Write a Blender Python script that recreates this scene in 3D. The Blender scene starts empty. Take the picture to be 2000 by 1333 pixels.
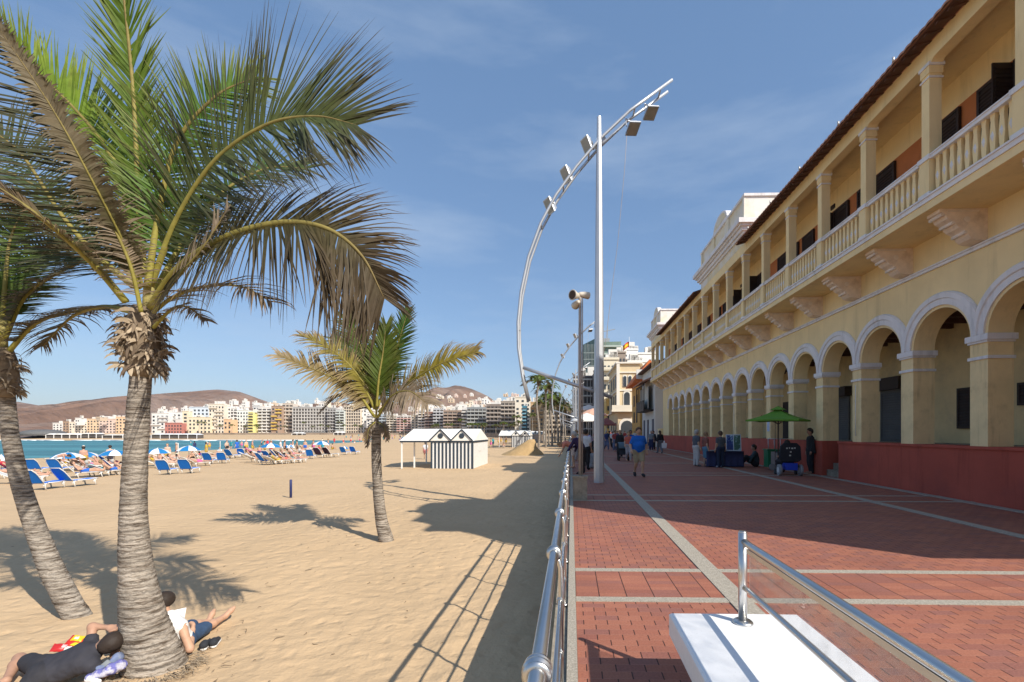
import bpy, math, random
import numpy as np
from mathutils import Vector, Matrix, noise as mnoise
R = math.radians
SC = bpy.context.scene
COL = SC.collection
# ---------------------------------------------------------------- camera
F, CX, CY, H0, YAW = 915.0, 1092.0, 844.0, 1.65, R(1.5)
cam_d = bpy.data.cameras.new('camera'); cam = bpy.data.objects.new('camera', cam_d); COL.objects.link(cam)
SC.camera = cam
cam.location = (0, 0, H0); cam.rotation_euler = (R(90), 0, YAW)
cam_d.sensor_width = 36; cam_d.lens = F/2000*36
cam_d.shift_x = -(CX-1000)/2000; cam_d.shift_y = (CY-666.5)/2000
cam_d.clip_start = 0.05; cam_d.clip_end = 12000
FW = Vector((-math.sin(YAW), math.cos(YAW), 0)); RT = Vector((math.cos(YAW), math.sin(YAW), 0))
def P(u, v, d):                       # the point seen at pixel (u, v) of the 2000 px photo, d metres away along the view
    return FW*d + RT*((u-CX)/F*d) + Vector((0, 0, H0+(CY-v)/F*d))
def G(u, v, z=0.0):                   # the point of the level z seen at pixel (u, v)
    return P(u, v, F*(H0-z)/(v-CY))
# ---------------------------------------------------------------- world, sun
KX, KY = .94, .81                     # shadow offset per metre of height: (-KX, +KY)
SUN_EL = math.atan(1/math.hypot(KX, KY)); SUN_AZ = math.atan2(KX, -KY)
W = bpy.data.worlds.new('World'); SC.world = W; W.use_nodes = True
nt = W.node_tree; nt.nodes.clear()
sky = nt.nodes.new('ShaderNodeTexSky'); sky.sky_type = 'NISHITA'; sky.sun_disc = False
sky.sun_elevation = SUN_EL; sky.sun_rotation = SUN_AZ
sky.air_density = 1.0; sky.dust_density = .9; sky.ozone_density = 1.6; sky.altitude = 0
tc = nt.nodes.new('ShaderNodeTexCoord'); mp = nt.nodes.new('ShaderNodeMapping'); mp.inputs['Scale'].default_value = (1.2, 1.0, 5.0); mp.inputs['Rotation'].default_value = (0.3, 0.5, 0.4)
nz = nt.nodes.new('ShaderNodeTexNoise'); nz.inputs['Scale'].default_value = 1.6; nz.inputs['Detail'].default_value = 7; nz.inputs['Roughness'].default_value = .6
rp = nt.nodes.new('ShaderNodeMapRange'); rp.inputs[1].default_value = .46; rp.inputs[2].default_value = .75; rp.inputs[3].default_value = 0; rp.inputs[4].default_value = .34
mx = nt.nodes.new('ShaderNodeMixRGB'); mx.inputs[2].default_value = (1.05, 1.95, 3.55, 1)
bg = nt.nodes.new('ShaderNodeBackground'); bg.inputs[1].default_value = .13
ow = nt.nodes.new('ShaderNodeOutputWorld')
L = nt.links.new
L(tc.outputs['Generated'], mp.inputs[0]); L(mp.outputs[0], nz.inputs[0]); L(nz.outputs[0], rp.inputs[0]); L(rp.outputs[0], mx.inputs[0])
m0_ = nt.nodes.new('ShaderNodeMixRGB'); m0_.inputs[0].default_value = .55; m0_.inputs[2].default_value = (.84, 1.62, 3.0, 1)
mx.inputs[2].default_value = (3.4, 4.0, 4.8, 1); L(sky.outputs[0], m0_.inputs[1]); L(m0_.outputs[0], mx.inputs[1]); L(mx.outputs[0], bg.inputs[0]); L(bg.outputs[0], ow.inputs[0])
sd = bpy.data.lights.new('sun', 'SUN'); sd.energy = 4.2; sd.angle = R(.5); sd.color = (1, .93, .82)
so = bpy.data.objects.new('sun', sd); COL.objects.link(so); so.location = (30, -25, 40)
so.rotation_euler = Vector((-KX, KY, -1)).to_track_quat('-Z', 'Y').to_euler()
SC.view_settings.view_transform = 'Standard'; SC.view_settings.look = 'None'; SC.view_settings.gamma = 1
SC.view_settings.exposure = .5
SC.cycles.max_bounces = 6; SC.cycles.diffuse_bounces = 4; SC.cycles.glossy_bounces = 3; SC.cycles.transmission_bounces = 4; SC.cycles.transparent_max_bounces = 8
SC.cycles.caustics_reflective = False; SC.cycles.caustics_refractive = False
# ---------------------------------------------------------------- helpers
class MB:
    def __init__(s): s.v, s.f, s.m, s.sm, s.c = [], [], [], [], None
    def add(s, vs, fs, m=0, sm=False):
        n = len(s.v); s.v += [tuple(a) for a in vs]
        s.f += [tuple(i+n for i in f) for f in fs]; s.m += [m]*len(fs); s.sm += [sm]*len(fs)
        if s.c is not None: s.c += [s.col]*len(vs)
        return s
    def box(s, x0, x1, y0, y1, z0, z1, m=0):
        return s.add([(x0,y0,z0),(x1,y0,z0),(x1,y1,z0),(x0,y1,z0),(x0,y0,z1),(x1,y0,z1),(x1,y1,z1),(x0,y1,z1)],
            [(0,3,2,1),(4,5,6,7),(0,1,5,4),(1,2,6,5),(2,3,7,6),(3,0,4,7)], m)
    def hexa(s, b, t, m=0, sm=False):       # bottom loop, top loop
        n = len(b)
        return s.add(list(b)+list(t), [tuple(reversed(range(n))), tuple(range(n, 2*n))]+[(i, (i+1) % n, n+(i+1) % n, n+i) for i in range(n)], m, sm)
    def bar(s, a, b, w, h=None, m=0, up=(0,0,1)):
        a, b = Vector(a), Vector(b); h = h or w; d = (b-a).normalized(); u = Vector(up)
        if abs(d.dot(u)) > .98: u = Vector((0,1,0))
        x = d.cross(u).normalized()*w/2; y = x.cross(d).normalized()*h/2
        return s.hexa([a-x-y, a+x-y, a+x+y, a-x+y][::-1], [b-x-y, b+x-y, b+x+y, b-x+y][::-1], m)
    def tube(s, pts, r, n=8, m=0, cap=True, sm=True):
        pts = [Vector(p) for p in pts]; k = len(pts)
        rr = r if isinstance(r, (list, tuple)) else [r]*k
        vs = []; fs = []; x = None
        for i, p in enumerate(pts):
            d = (pts[min(i+1, k-1)]-pts[max(i-1, 0)]).normalized()
            if x is None: x = d.cross(Vector((0,0,1)) if abs(d.z) < .9 else Vector((0,1,0))).normalized()
            x = (x-d*x.dot(d)).normalized(); y = d.cross(x)
            for j in range(n):
                a = 2*math.pi*j/n; vs.append(p+(x*math.cos(a)+y*math.sin(a))*rr[i])
        for i in range(k-1):
            for j in range(n): fs.append((i*n+j, i*n+(j+1) % n, (i+1)*n+(j+1) % n, (i+1)*n+j))
        s.add(vs, fs, m, sm)
        if cap:
            b = len(s.v)-k*n
            s.f += [tuple(b+j for j in reversed(range(n))), tuple(b+(k-1)*n+j for j in range(n))]; s.m += [m, m]; s.sm += [False, False]
        return s
    def lathe(s, prof, c=(0,0,0), n=16, m=0, sm=True):
        vs = [(c[0]+r*math.cos(2*math.pi*j/n), c[1]+r*math.sin(2*math.pi*j/n), c[2]+z) for r, z in prof for j in range(n)]
        k = len(prof); fs = [(i*n+j, i*n+(j+1) % n, (i+1)*n+(j+1) % n, (i+1)*n+j) for i in range(k-1) for j in range(n)]
        fs += [tuple(reversed(range(n))), tuple((k-1)*n+j for j in range(n))]
        return s.add(vs, fs, m, sm)
    def prism(s, poly, ax, a, b, m=0, sm=False):   # polygon in the two other axes, extruded along ax from a to b
        def q(p, t): return (t, p[0], p[1]) if ax == 'x' else (p[0], t, p[1]) if ax == 'y' else (p[0], p[1], t)
        return s.hexa([q(p, a) for p in poly], [q(p, b) for p in poly], m, sm)
    def build(s, name, mats, parent=None, loc=None):
        me = bpy.data.meshes.new(name); me.from_pydata([tuple(a) for a in s.v], [], s.f)
        for mt in (mats if isinstance(mats, (list, tuple)) else [mats]): me.materials.append(mt)
        me.polygons.foreach_set('material_index', s.m); me.polygons.foreach_set('use_smooth', s.sm)
        if s.c is not None:
            ca = me.color_attributes.new('Col', 'FLOAT_COLOR', 'POINT')
            ca.data.foreach_set('color', np.array([(c[0], c[1], c[2], 1) for c in s.c], dtype=np.float32).ravel())
        me.update()
        o = bpy.data.objects.new(name, me); COL.objects.link(o)
        if parent: o.parent = parent
        if loc: o.location = loc
        return o
def tag(o, label, cat, group=None):
    o['label'] = label; o['category'] = cat
    if group: o['group'] = group
    return o
def thing(name, label, cat, loc=(0,0,0), rz=0, group=None, sc=1):
    o = bpy.data.objects.new(name, None); COL.objects.link(o); o.location = loc; o.rotation_euler = (0,0,rz); o.scale = (sc,)*3
    o.empty_display_size = .2
    return tag(o, label, cat, group)
def struct(o): o['kind'] = 'structure'; return o
def stuff(o): o['kind'] = 'stuff'; return o
KIDS = {}
def dup(root, loc, rz=0, label=None, group=None, sc=None):
    r = root.copy(); COL.objects.link(r); r.location = loc; r.rotation_euler = (0,0,rz)
    if sc: r.scale = sc if isinstance(sc, tuple) else (sc,)*3
    if label: r['label'] = label
    if group: r['group'] = group
    if root.name not in KIDS: KIDS[root.name] = [(c, list(c.children)) for c in root.children]
    for ch, gs in KIDS[root.name]:
        c = ch.copy(); COL.objects.link(c); c.parent = r
        for g in gs:
            d = g.copy(); COL.objects.link(d); d.parent = c
    return r
# ---------------------------------------------------------------- materials
MC = {}
def M(name, col, rough=.8, var=.12, scale=3.0, bump=0.0, bscale=30.0, metal=0.0, col2=None, mixs=1.5, lo=.5, hi=.7, attr=False, trans=0.0, stretch=None, spec=.4, alpha=None):
    if name in MC: return MC[name]
    m = bpy.data.materials.new(name); m.use_nodes = True; t = m.node_tree; N = t.nodes.new; K = t.links.new
    b = t.nodes['Principled BSDF']; b.inputs['Roughness'].default_value = rough; b.inputs['Metallic'].default_value = metal
    b.inputs['Specular IOR Level'].default_value = spec
    tc = N('ShaderNodeTexCoord'); src = tc.outputs['Object']
    if stretch:
        mp = N('ShaderNodeMapping'); mp.inputs['Scale'].default_value = stretch; K(src, mp.inputs[0]); src = mp.outputs[0]
    n1 = N('ShaderNodeTexNoise'); n1.inputs['Scale'].default_value = scale; n1.inputs['Detail'].default_value = 6; n1.inputs['Roughness'].default_value = .6; K(src, n1.inputs[0])
    mr = N('ShaderNodeMapRange'); mr.inputs[1].default_value = .3; mr.inputs[2].default_value = .7; mr.inputs[3].default_value = 1-var; mr.inputs[4].default_value = 1+var; K(n1.outputs[0], mr.inputs[0])
    if attr:
        a = N('ShaderNodeAttribute'); a.attribute_name = 'Col'; base = a.outputs['Color']
    else:
        a = N('ShaderNodeRGB'); a.outputs[0].default_value = (*col, 1); base = a.outputs[0]
    if col2:
        n2 = N('ShaderNodeTexNoise'); n2.inputs['Scale'].default_value = mixs; n2.inputs['Detail'].default_value = 8; n2.inputs['Roughness'].default_value = .65; K(src, n2.inputs[0])
        m2 = N('ShaderNodeMapRange'); m2.inputs[1].default_value = lo; m2.inputs[2].default_value = hi; K(n2.outputs[0], m2.inputs[0])
        mc = N('ShaderNodeMixRGB'); K(m2.outputs[0], mc.inputs[0]); K(base, mc.inputs[1]); mc.inputs[2].default_value = (*col2, 1); base = mc.outputs[0]
    vm = N('ShaderNodeVectorMath'); vm.operation = 'SCALE'; K(base, vm.inputs[0]); K(mr.outputs[0], vm.inputs['Scale'])
    K(vm.outputs[0], b.inputs['Base Color'])
    if bump:
        n3 = N('ShaderNodeTexNoise'); n3.inputs['Scale'].default_value = bscale; n3.inputs['Detail'].default_value = 4; K(src, n3.inputs[0])
        bp = N('ShaderNodeBump'); bp.inputs['Strength'].default_value = min(1, bump*10); bp.inputs['Distance'].default_value = .02; K(n3.outputs[0], bp.inputs['Height']); K(bp.outputs[0], b.inputs['Normal'])
    if trans:
        tr = N('ShaderNodeBsdfTranslucent'); K(vm.outputs[0], tr.inputs[0]); ms = N('ShaderNodeMixShader'); ms.inputs[0].default_value = trans
        K(b.outputs[0], ms.inputs[1]); K(tr.outputs[0], ms.inputs[2]); K(ms.outputs[0], t.nodes['Material Output'].inputs[0])
    MC[name] = m; return m
def C(name, col, rough=.75, **k): return M(name, col, rough, **k)
_cc = {}
def cloth(rgb, kind='fabric', rough=.85):
    k = (kind,)+tuple(round(c, 3) for c in rgb)
    if k not in _cc: _cc[k] = M('%s_%d' % (kind, len(_cc)), rgb, rough, var=.1, scale=14)
    return _cc[k]
# ================================================================ setting: sand, sea, hills, promenade
ZS = -1.15; ZW = -2.5                                     # level of the sand near the wall, level of the sea
def shore(x, y):                                          # metres inland from the water line (negative: in the sea)
    cx, cy = -118.0, 186.0                                # the bay is a quadrant rounded at its far corner
    dx = x-(-78); dy = 226-y
    a = x+78; b = y-226
    if x < cx and y > cy: return b + 6*math.sin(x*.02)
    if y < cy: return a + 1.5*math.sin(y*.05)
    return math.hypot(max(x-cx, 0), max(y-cy, 0))-40 if (x > cx and y > cy) else max(a, b)
def ground_z(x, y):
    d = shore(x, y)
    z = ZW + .35 + (ZS-ZW-.35)*min(1, max(0, (d-1)/34))**.8 if d > 1 else ZW+.35*max(-3, min(1, d))
    if y > 226: z += min(1, (y-226)/130)*1.25
    return z
xs = np.concatenate([np.linspace(-4000, -700, 12)[:-1], np.linspace(-700, -150, 40)[:-1], np.linspace(-150, -40, 56)[:-1], np.linspace(-40, -9, 70)[:-1], np.linspace(-9, -.152, 130), [-.15, .3, 4, 12, 30, 80, 300, 1000, 4000]])
ys = np.concatenate([[-60, -10, -2], np.linspace(0, 1.5, 4)[:-1], np.linspace(1.5, 18, 210)[:-1], np.linspace(18, 60, 90)[:-1], np.linspace(60, 260, 90)[:-1], np.linspace(260, 600, 24)[:-1], np.linspace(600, 6000, 12)])
random.seed(3)
g = MB(); nx, ny = len(xs), len(ys)
for y in ys:
    for x in xs:
        z = ground_z(x, y)
        if -45 < x < -.1 and y < 90 and y > -3:
            z += .035*mnoise.noise((x*.5, y*.5, 0)) + .022*mnoise.noise((x*2.1, y*2.1, 3)) + (.016*mnoise.noise((x*5.5, y*5.5, 7)) if x > -9.5 and y < 19 else 0)
            if x > -2.2: z += .05*max(0, (x+1.6)/1.6)+.015*mnoise.noise((x*4, y*3, 9))
        if x > -.151: z = -1.3 if y < 320 else min(z, 0)
        g.v.append((x, y, z))
g.f = [(j*nx+i, j*nx+i+1, (j+1)*nx+i+1, (j+1)*nx+i) for j in range(ny-1) for i in range(nx-1)]
g.m = [0]*len(g.f); g.sm = [True]*len(g.f)
sand_m = M('sand', (.55, .395, .24), .95, var=.07, scale=.35, spec=.1)
t = sand_m.node_tree; bs = t.nodes['Principled BSDF']; N = t.nodes.new; K = t.links.new
ge = N('ShaderNodeNewGeometry')
na = N('ShaderNodeTexNoise'); na.inputs['Scale'].default_value = 7; na.inputs['Detail'].default_value = 5; na.inputs['Roughness'].default_value = .55; K(ge.outputs['Position'], na.inputs[0])
nb = N('ShaderNodeTexNoise'); nb.inputs['Scale'].default_value = 26; nb.inputs['Detail'].default_value = 3; K(ge.outputs['Position'], nb.inputs[0])
ad = N('ShaderNodeMath'); ad.operation = 'MULTIPLY_ADD'; ad.inputs[1].default_value = .3; K(nb.outputs[0], ad.inputs[0]); K(na.outputs[0], ad.inputs[2])
bp = N('ShaderNodeBump'); bp.inputs['Strength'].default_value = .48; bp.inputs['Distance'].default_value = .05; 
dn = N('ShaderNodeTexNoise'); dn.inputs['Scale'].default_value = 3; dn.inputs['Detail'].default_value = 2; K(ge.outputs['Position'], dn.inputs[0])
va = N('ShaderNodeVectorMath'); va.operation = 'MULTIPLY_ADD'; K(dn.outputs['Color'], va.inputs[0]); va.inputs[1].default_value = (.35, .35, .35); K(ge.outputs['Position'], va.inputs[2])
vf = N('ShaderNodeTexVoronoi'); vf.inputs['Scale'].default_value = 3.6; vf.feature = 'SMOOTH_F1'; K(va.outputs[0], vf.inputs['Vector'])
vr = N('ShaderNodeMapRange'); vr.inputs[1].default_value = .05; vr.inputs[2].default_value = .45; K(vf.outputs['Distance'], vr.inputs[0])
a2 = N('ShaderNodeMath'); a2.operation = 'MULTIPLY_ADD'; a2.inputs[1].default_value = .95; K(vr.outputs[0], a2.inputs[0]); K(ad.outputs[0], a2.inputs[2])
K(a2.outputs[0], bp.inputs['Height']); K(bp.outputs[0], bs.inputs['Normal'])
vd = N('ShaderNodeTexVoronoi'); vd.inputs['Scale'].default_value = .9; K(ge.outputs['Position'], vd.inputs['Vector'])      # stray dark specks in the sand
sp = N('ShaderNodeMapRange'); sp.inputs[1].default_value = .018; sp.inputs[2].default_value = .03; K(vd.outputs['Distance'], sp.inputs[0])
mm = N('ShaderNodeMixRGB'); mm.inputs[1].default_value = (.12, .07, .04, 1); K(sp.outputs[0], mm.inputs[0]); K([n for n in t.nodes if n.type == 'VECT_MATH'][0].outputs[0], mm.inputs[2]); K(mm.outputs[0], bs.inputs['Base Color'])
struct(g.build('sand_ground', sand_m))
# sea
sea_m = M('sea_water', (.028, .15, .17), .38, var=.25, scale=.03, col2=(.06, .24, .26), mixs=.02, lo=.45, hi=.6, spec=.22, stretch=(.5, 2.5, 1))
t = sea_m.node_tree; bs = t.nodes['Principled BSDF']; N = t.nodes.new; K = t.links.new
ge = N('ShaderNodeNewGeometry'); mp = N('ShaderNodeMapping'); mp.inputs['Scale'].default_value = (.35, 1.2, 1); K(ge.outputs['Position'], mp.inputs[0])
n1 = N('ShaderNodeTexNoise'); n1.inputs['Scale'].default_value = .9; n1.inputs['Detail'].default_value = 6; K(mp.outputs[0], n1.inputs[0])
bp = N('ShaderNodeBump'); bp.inputs['Strength'].default_value = .8; bp.inputs['Distance'].default_value = .4; K(n1.outputs[0], bp.inputs['Height']); K(bp.outputs[0], bs.inputs['Normal'])
s = MB(); s.add([(-3000, -60, ZW), (-60, -60, ZW), (-60, 250, ZW), (-3000, 250, ZW)], [(0, 1, 2, 3)]); struct(s.build('sea_water', sea_m))
foam_m = M('surf_foam', (.75, .78, .78), .7)
s = MB(); random.seed(5)
for i in range(60):                                     # low breaking surf at the far shore
    x = random.uniform(-330, -135); y = 219+random.uniform(-3, 3); w = random.uniform(3, 14)
    s.hexa([(x, y-.5, ZW), (x+w, y-.5, ZW), (x+w*.9, y+.7, ZW), (x+w*.1, y+.7, ZW)], [(x+w*.1, y-.2, ZW+.35), (x+w*.9, y-.2, ZW+.35), (x+w*.8, y+.3, ZW+.4), (x+w*.2, y+.3, ZW+.4)], 0, True)
stuff(s.build('surf_foam', foam_m))
# hills: a ridge line at its own distance with spurs running down to the town
hill_m = M('hill_rock', (.19, .115, .08), .95, var=.3, scale=.006, col2=(.24, .175, .14), mixs=.0035, lo=.42, hi=.62, bump=.09, bscale=.02, spec=.05)
for n in hill_m.node_tree.nodes:
    if n.type == 'BUMP': n.inputs['Distance'].default_value = 25
def hill(name, prof, d, depth, seed):
    us = np.linspace(prof[0][0], prof[-1][0], 150); vs = np.interp(us, [p[0] for p in prof], [p[1] for p in prof])
    h = MB(); rows = 26; random.seed(seed)
    for r in range(rows):
        tt = r/(rows-1)
        for u, v in zip(us, vs):
            top = P(u, v, d); zt = top.z
            dd = d-depth*(1-tt); q = FW*dd+RT*((u-CX)/F*d)
            rough = mnoise.noise((u*.03+seed, tt*3, 0))*.22*math.sin(tt*math.pi)+mnoise.noise((u*.11+seed, tt*7, 5))*.09*math.sin(tt*math.pi)
            spur = .10*math.sin(u*.16+3*mnoise.noise((u*.02, tt*2, 9)))*math.sin(tt*math.pi)
            z = -4+(zt+4)*max(0, tt**1.25+rough*.8+spur)+(mnoise.noise((u*.3, 0, seed))*zt*.012 if r == rows-1 else 0)
            h.v.append((q.x, q.y, z))
    for u, v in zip(us, vs): q = FW*(d+depth*.8)+RT*((u-CX)/F*d); h.v.append((q.x, q.y, -4))
    n = len(us)
    h.f = [(r*n+i, r*n+i+1, (r+1)*n+i+1, (r+1)*n+i) for r in range(rows) for i in range(n-1)]; h.m = [0]*len(h.f); h.sm = [True]*len(h.f)
    return struct(h.build(name, hill_m))
hill('hill_ridge', [(-700, 800), (-300, 762), (-60, 774), (33, 785), (75, 793), (140, 797), (200, 793), (250, 787), (300, 780), (345, 772), (372, 768), (396, 763), (420, 761.5), (438, 762), (465, 765), (493, 774), (521, 789), (560, 803), (640, 830)], 2600, 1500, 2)
hill('hill_cone', [(540, 836), (600, 800), (633, 785), (690, 790), (760, 795), (822, 784), (845, 768), (862, 761), (890, 753), (908, 756), (924, 761), (949, 772), (966, 783), (1010, 800), (1080, 812), (1200, 825)], 2300, 1300, 7)
# ---- promenade
def brick_mat(name, panel=False):
    m = bpy.data.materials.new(name); m.use_nodes = True; t = m.node_tree; N = t.nodes.new; K = t.links.new; b = t.nodes['Principled BSDF']
    ge = N('ShaderNodeNewGeometry'); sx = N('ShaderNodeSeparateXYZ'); K(ge.outputs['Position'], sx.inputs[0])
    def mth(op, a, bb=None, c=None):
        n = N('ShaderNodeMath'); n.operation = op
        for i, q in enumerate((a, bb, c)):
            if q is None: continue
            if isinstance(q, (int, float)): n.inputs[i].default_value = q
            else: K(q, n.inputs[i])
        return n.outputs[0]
    X, Y = sx.outputs[0], sx.outputs[1]
    rw = .098
    ry = mth('DIVIDE', Y, rw); row = mth('FLOOR', ry); fy = mth('FRACT', ry)
    bw = .275 if panel else .205
    off = 0 if panel else mth('MULTIPLY', mth('FRACT', mth('MULTIPLY', row, .5)), 1.0)
    rx = mth('ADD', mth('DIVIDE', X, bw), off); fx = mth('FRACT', rx); cx = mth('FLOOR', rx)
    cv = N('ShaderNodeCombineXYZ'); K(cx, cv.inputs[0]); K(row, cv.inputs[1])
    wn = N('ShaderNodeTexWhiteNoise'); wn.noise_dimensions = '2D'; K(cv.outputs[0], wn.inputs[0])
    cr = N('ShaderNodeValToRGB'); cr.color_ramp.elements[0].color = (.285, .105, .072, 1); cr.color_ramp.elements[1].color = (.365, .145, .092, 1)
    e = cr.color_ramp.elements.new(.5); e.color = (.325, .122, .078, 1); e = cr.color_ramp.elements.new(.1); e.color = (.27, .115, .09, 1); K(wn.outputs[0], cr.inputs[0])
    nz = N('ShaderNodeTexNoise'); nz.inputs['Scale'].default_value = 1.1; nz.inputs['Detail'].default_value = 8; K(ge.outputs['Position'], nz.inputs[0])
    mr = N('ShaderNodeMapRange'); mr.inputs[1].default_value = .3; mr.inputs[2].default_value = .7; mr.inputs[3].default_value = .9; mr.inputs[4].default_value = 1.08; K(nz.outputs[0], mr.inputs[0])
    nz2 = N('ShaderNodeTexNoise'); nz2.inputs['Scale'].default_value = 60; nz2.inputs['Detail'].default_value = 3; K(ge.outputs['Position'], nz2.inputs[0])
    mr2 = N('ShaderNodeMapRange'); mr2.inputs[1].default_value = .3; mr2.inputs[2].default_value = .7; mr2.inputs[3].default_value = .85; mr2.inputs[4].default_value = 1.15; K(nz2.outputs[0], mr2.inputs[0])
    sc = N('ShaderNodeVectorMath'); sc.operation = 'SCALE'; K(cr.outputs[0], sc.inputs[0]); K(mth('MULTIPLY', mr.outputs[0], mr2.outputs[0]), sc.inputs['Scale'])
    head = mth('LESS_THAN', fx, .045 if not panel else .04)
    bed = mth('LESS_THAN', fy, .08)
    m1 = N('ShaderNodeMixRGB'); K(mth('MULTIPLY', bed, .38), m1.inputs[0]); K(sc.outputs[0], m1.inputs[1]); m1.inputs[2].default_value = (.40, .20, .14, 1) if not panel else (.22, .09, .06, 1)
    m2 = N('ShaderNodeMixRGB'); K(mth('MULTIPLY', head, .93), m2.inputs[0]); K(m1.outputs[0], m2.inputs[1]); m2.inputs[2].default_value = (.05, .022, .018, 1)
    K(m2.outputs[0], b.inputs['Base Color']); b.inputs['Roughness'].default_value = .7; b.inputs['Specular IOR Level'].default_value = .3
    vo = N('ShaderNodeTexVoronoi'); vo.inputs['Scale'].default_value = 1.4; K(ge.outputs['Position'], vo.inputs['Vector']); gum = mth('LESS_THAN', vo.outputs['Distance'], .024)
    n4 = N('ShaderNodeTexNoise'); n4.inputs['Scale'].default_value = .45; n4.inputs['Detail'].default_value = 9; n4.inputs['Roughness'].default_value = .7; K(ge.outputs['Position'], n4.inputs[0]); st = N('ShaderNodeMapRange'); st.inputs[1].default_value = .56; st.inputs[2].default_value = .72; st.inputs[4].default_value = .28; K(n4.outputs[0], st.inputs[0])
    m3 = N('ShaderNodeMixRGB'); K(st.outputs[0], m3.inputs[0]); K(m2.outputs[0], m3.inputs[1]); m3.inputs[2].default_value = (.20, .10, .08, 1)
    m4 = N('ShaderNodeMixRGB'); K(mth('MULTIPLY', gum, .6), m4.inputs[0]); K(m3.outputs[0], m4.inputs[1]); m4.inputs[2].default_value = (.10, .07, .06, 1); K(m4.outputs[0], b.inputs['Base Color'])
    hh = mth('SUBTRACT', 1, mth('MAXIMUM', mth('MULTIPLY', bed, .5), head))
    bp = N('ShaderNodeBump'); bp.inputs['Strength'].default_value = .5; bp.inputs['Distance'].default_value = .008; K(mth('ADD', hh, mth('MULTIPLY', nz2.outputs[0], .25)), bp.inputs['Height']); K(bp.outputs[0], b.inputs['Normal'])
    return m
paver = brick_mat('red_paver'); paver2 = brick_mat('red_paver_panel', True)
granite = M('granite', (.42, .38, .31), .75, var=.3, scale=55, col2=(.26, .23, .19), mixs=130, lo=.45, hi=.6, spec=.3)
concrete = M('concrete', (.30, .26, .20), .9, var=.25, scale=6, col2=(.17, .14, .11), mixs=9, bump=.04)
s = MB(); s.add([(.045, -4, 0), (13, -4, 0), (13, 330, 0), (.045, 330, 0)], [(0, 1, 2, 3)]); struct(s.build('promenade_pavement', paver))
s = MB()
for k in range(-1, 14):
    y = 4.62+6.65*k
    s.add([(.05, y, .004), (12.9, y, .004), (12.9, y+.98, .004), (.05, y+.98, .004)], [(0, 1, 2, 3)])
struct(s.build('promenade_band', paver2))
s = MB()
for k in range(-1, 14):
    y = 4.62+6.65*k
    for yy in (y-.06, y+.92): s.box(.046, 12.85, yy, yy+.12, -.05, .008)
struct(s.build('granite_strip', granite))
s = MB(); s.box(1.53, 1.75, -3, 200, -.05, .012); s.box(6.98, 7.2, -3, 200, -.05, .012); s.box(9.15, 9.4, -3, 60, -.05, .012)
struct(s.build('granite_line', granite))
s = MB(); s.box(-.032, .043, -4, 330, -.4, .016); struct(s.build('kerb', granite))
s = MB(); s.box(-.15, -.034, -4, 330, -4, -.01); struct(s.build('sea_wall', concrete))
# ================================================================ the arcaded yellow building on the right
XF, PP = 9.5, 2.335
def CN(n): return 11.18+PP*n
yel = M('yellow_plaster', (.85, .67, .37), .88, var=.07, scale=.9, col2=(.74, .57, .31), mixs=.7, lo=.56, hi=.85, bump=.012, bscale=18, spec=.15)
def streaks(m, amt=.8):                                  # rain streaks and grime running down the plaster
    t = m.node_tree; b = t.nodes['Principled BSDF']; src = b.inputs['Base Color'].links[0].from_socket; N = t.nodes.new; K = t.links.new
    ge = N('ShaderNodeNewGeometry'); mp = N('ShaderNodeMapping'); mp.inputs['Scale'].default_value = (2.2, 2.2, .22); K(ge.outputs['Position'], mp.inputs[0])
    n = N('ShaderNodeTexNoise'); n.inputs['Scale'].default_value = 1.5; n.inputs['Detail'].default_value = 9; n.inputs['Roughness'].default_value = .68; K(mp.outputs[0], n.inputs[0])
    r = N('ShaderNodeMapRange'); r.inputs[1].default_value = .52; r.inputs[2].default_value = .74; r.inputs[3].default_value = 1; r.inputs[4].default_value = amt; K(n.outputs[0], r.inputs[0])
    s = N('ShaderNodeVectorMath'); s.operation = 'SCALE'; K(src, s.inputs[0]); K(r.outputs[0], s.inputs['Scale']); K(s.outputs[0], b.inputs['Base Color'])
yel_dirty = M('yellow_plaster_stained', (.82, .64, .35), .9, var=.10, scale=1.6, col2=(.50, .38, .21), mixs=1.3, lo=.55, hi=.8, bump=.015, bscale=14, spec=.15)
trim = M('lilac_white_trim', (.76, .74, .74), .8, var=.08, scale=2, col2=(.60, .57, .56), mixs=2.5, lo=.55, hi=.8)
red = M('red_wall_paint', (.42, .085, .055), .75, var=.1, scale=1.2, col2=(.30, .07, .055), mixs=.8, lo=.5, hi=.8, spec=.25)
streaks(yel, .82); streaks(yel_dirty, .66); streaks(red, .62); streaks(trim, .70)
orange = M('orange_brown_paint', (.50, .17, .055), .8, var=.1, scale=1.5)
dark = M('dark_shutter_wood', (.035, .022, .018), .6, var=.2, scale=5)
pinkst = M('pinkish_stone', (.80, .66, .52), .85, var=.12, scale=4, col2=(.66, .52, .40), mixs=3)
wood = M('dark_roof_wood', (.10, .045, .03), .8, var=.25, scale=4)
tile = M('clay_roof_tile', (.40, .20, .13), .85, var=.3, scale=3)
B = thing('arcaded_building', 'long yellow two-storey arcaded building with columned gallery, balustrade and red base wall', 'building', (XF, 11, 0))
OB = (XF, 11, 0)
def bp_(mb, name, mats, parent=B):
    o = mb.build(name, mats, parent)
    if parent is B: o.location = (-OB[0], -OB[1], -OB[2])
    return o
Y0, Y1 = 3.2, 48.8
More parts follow.
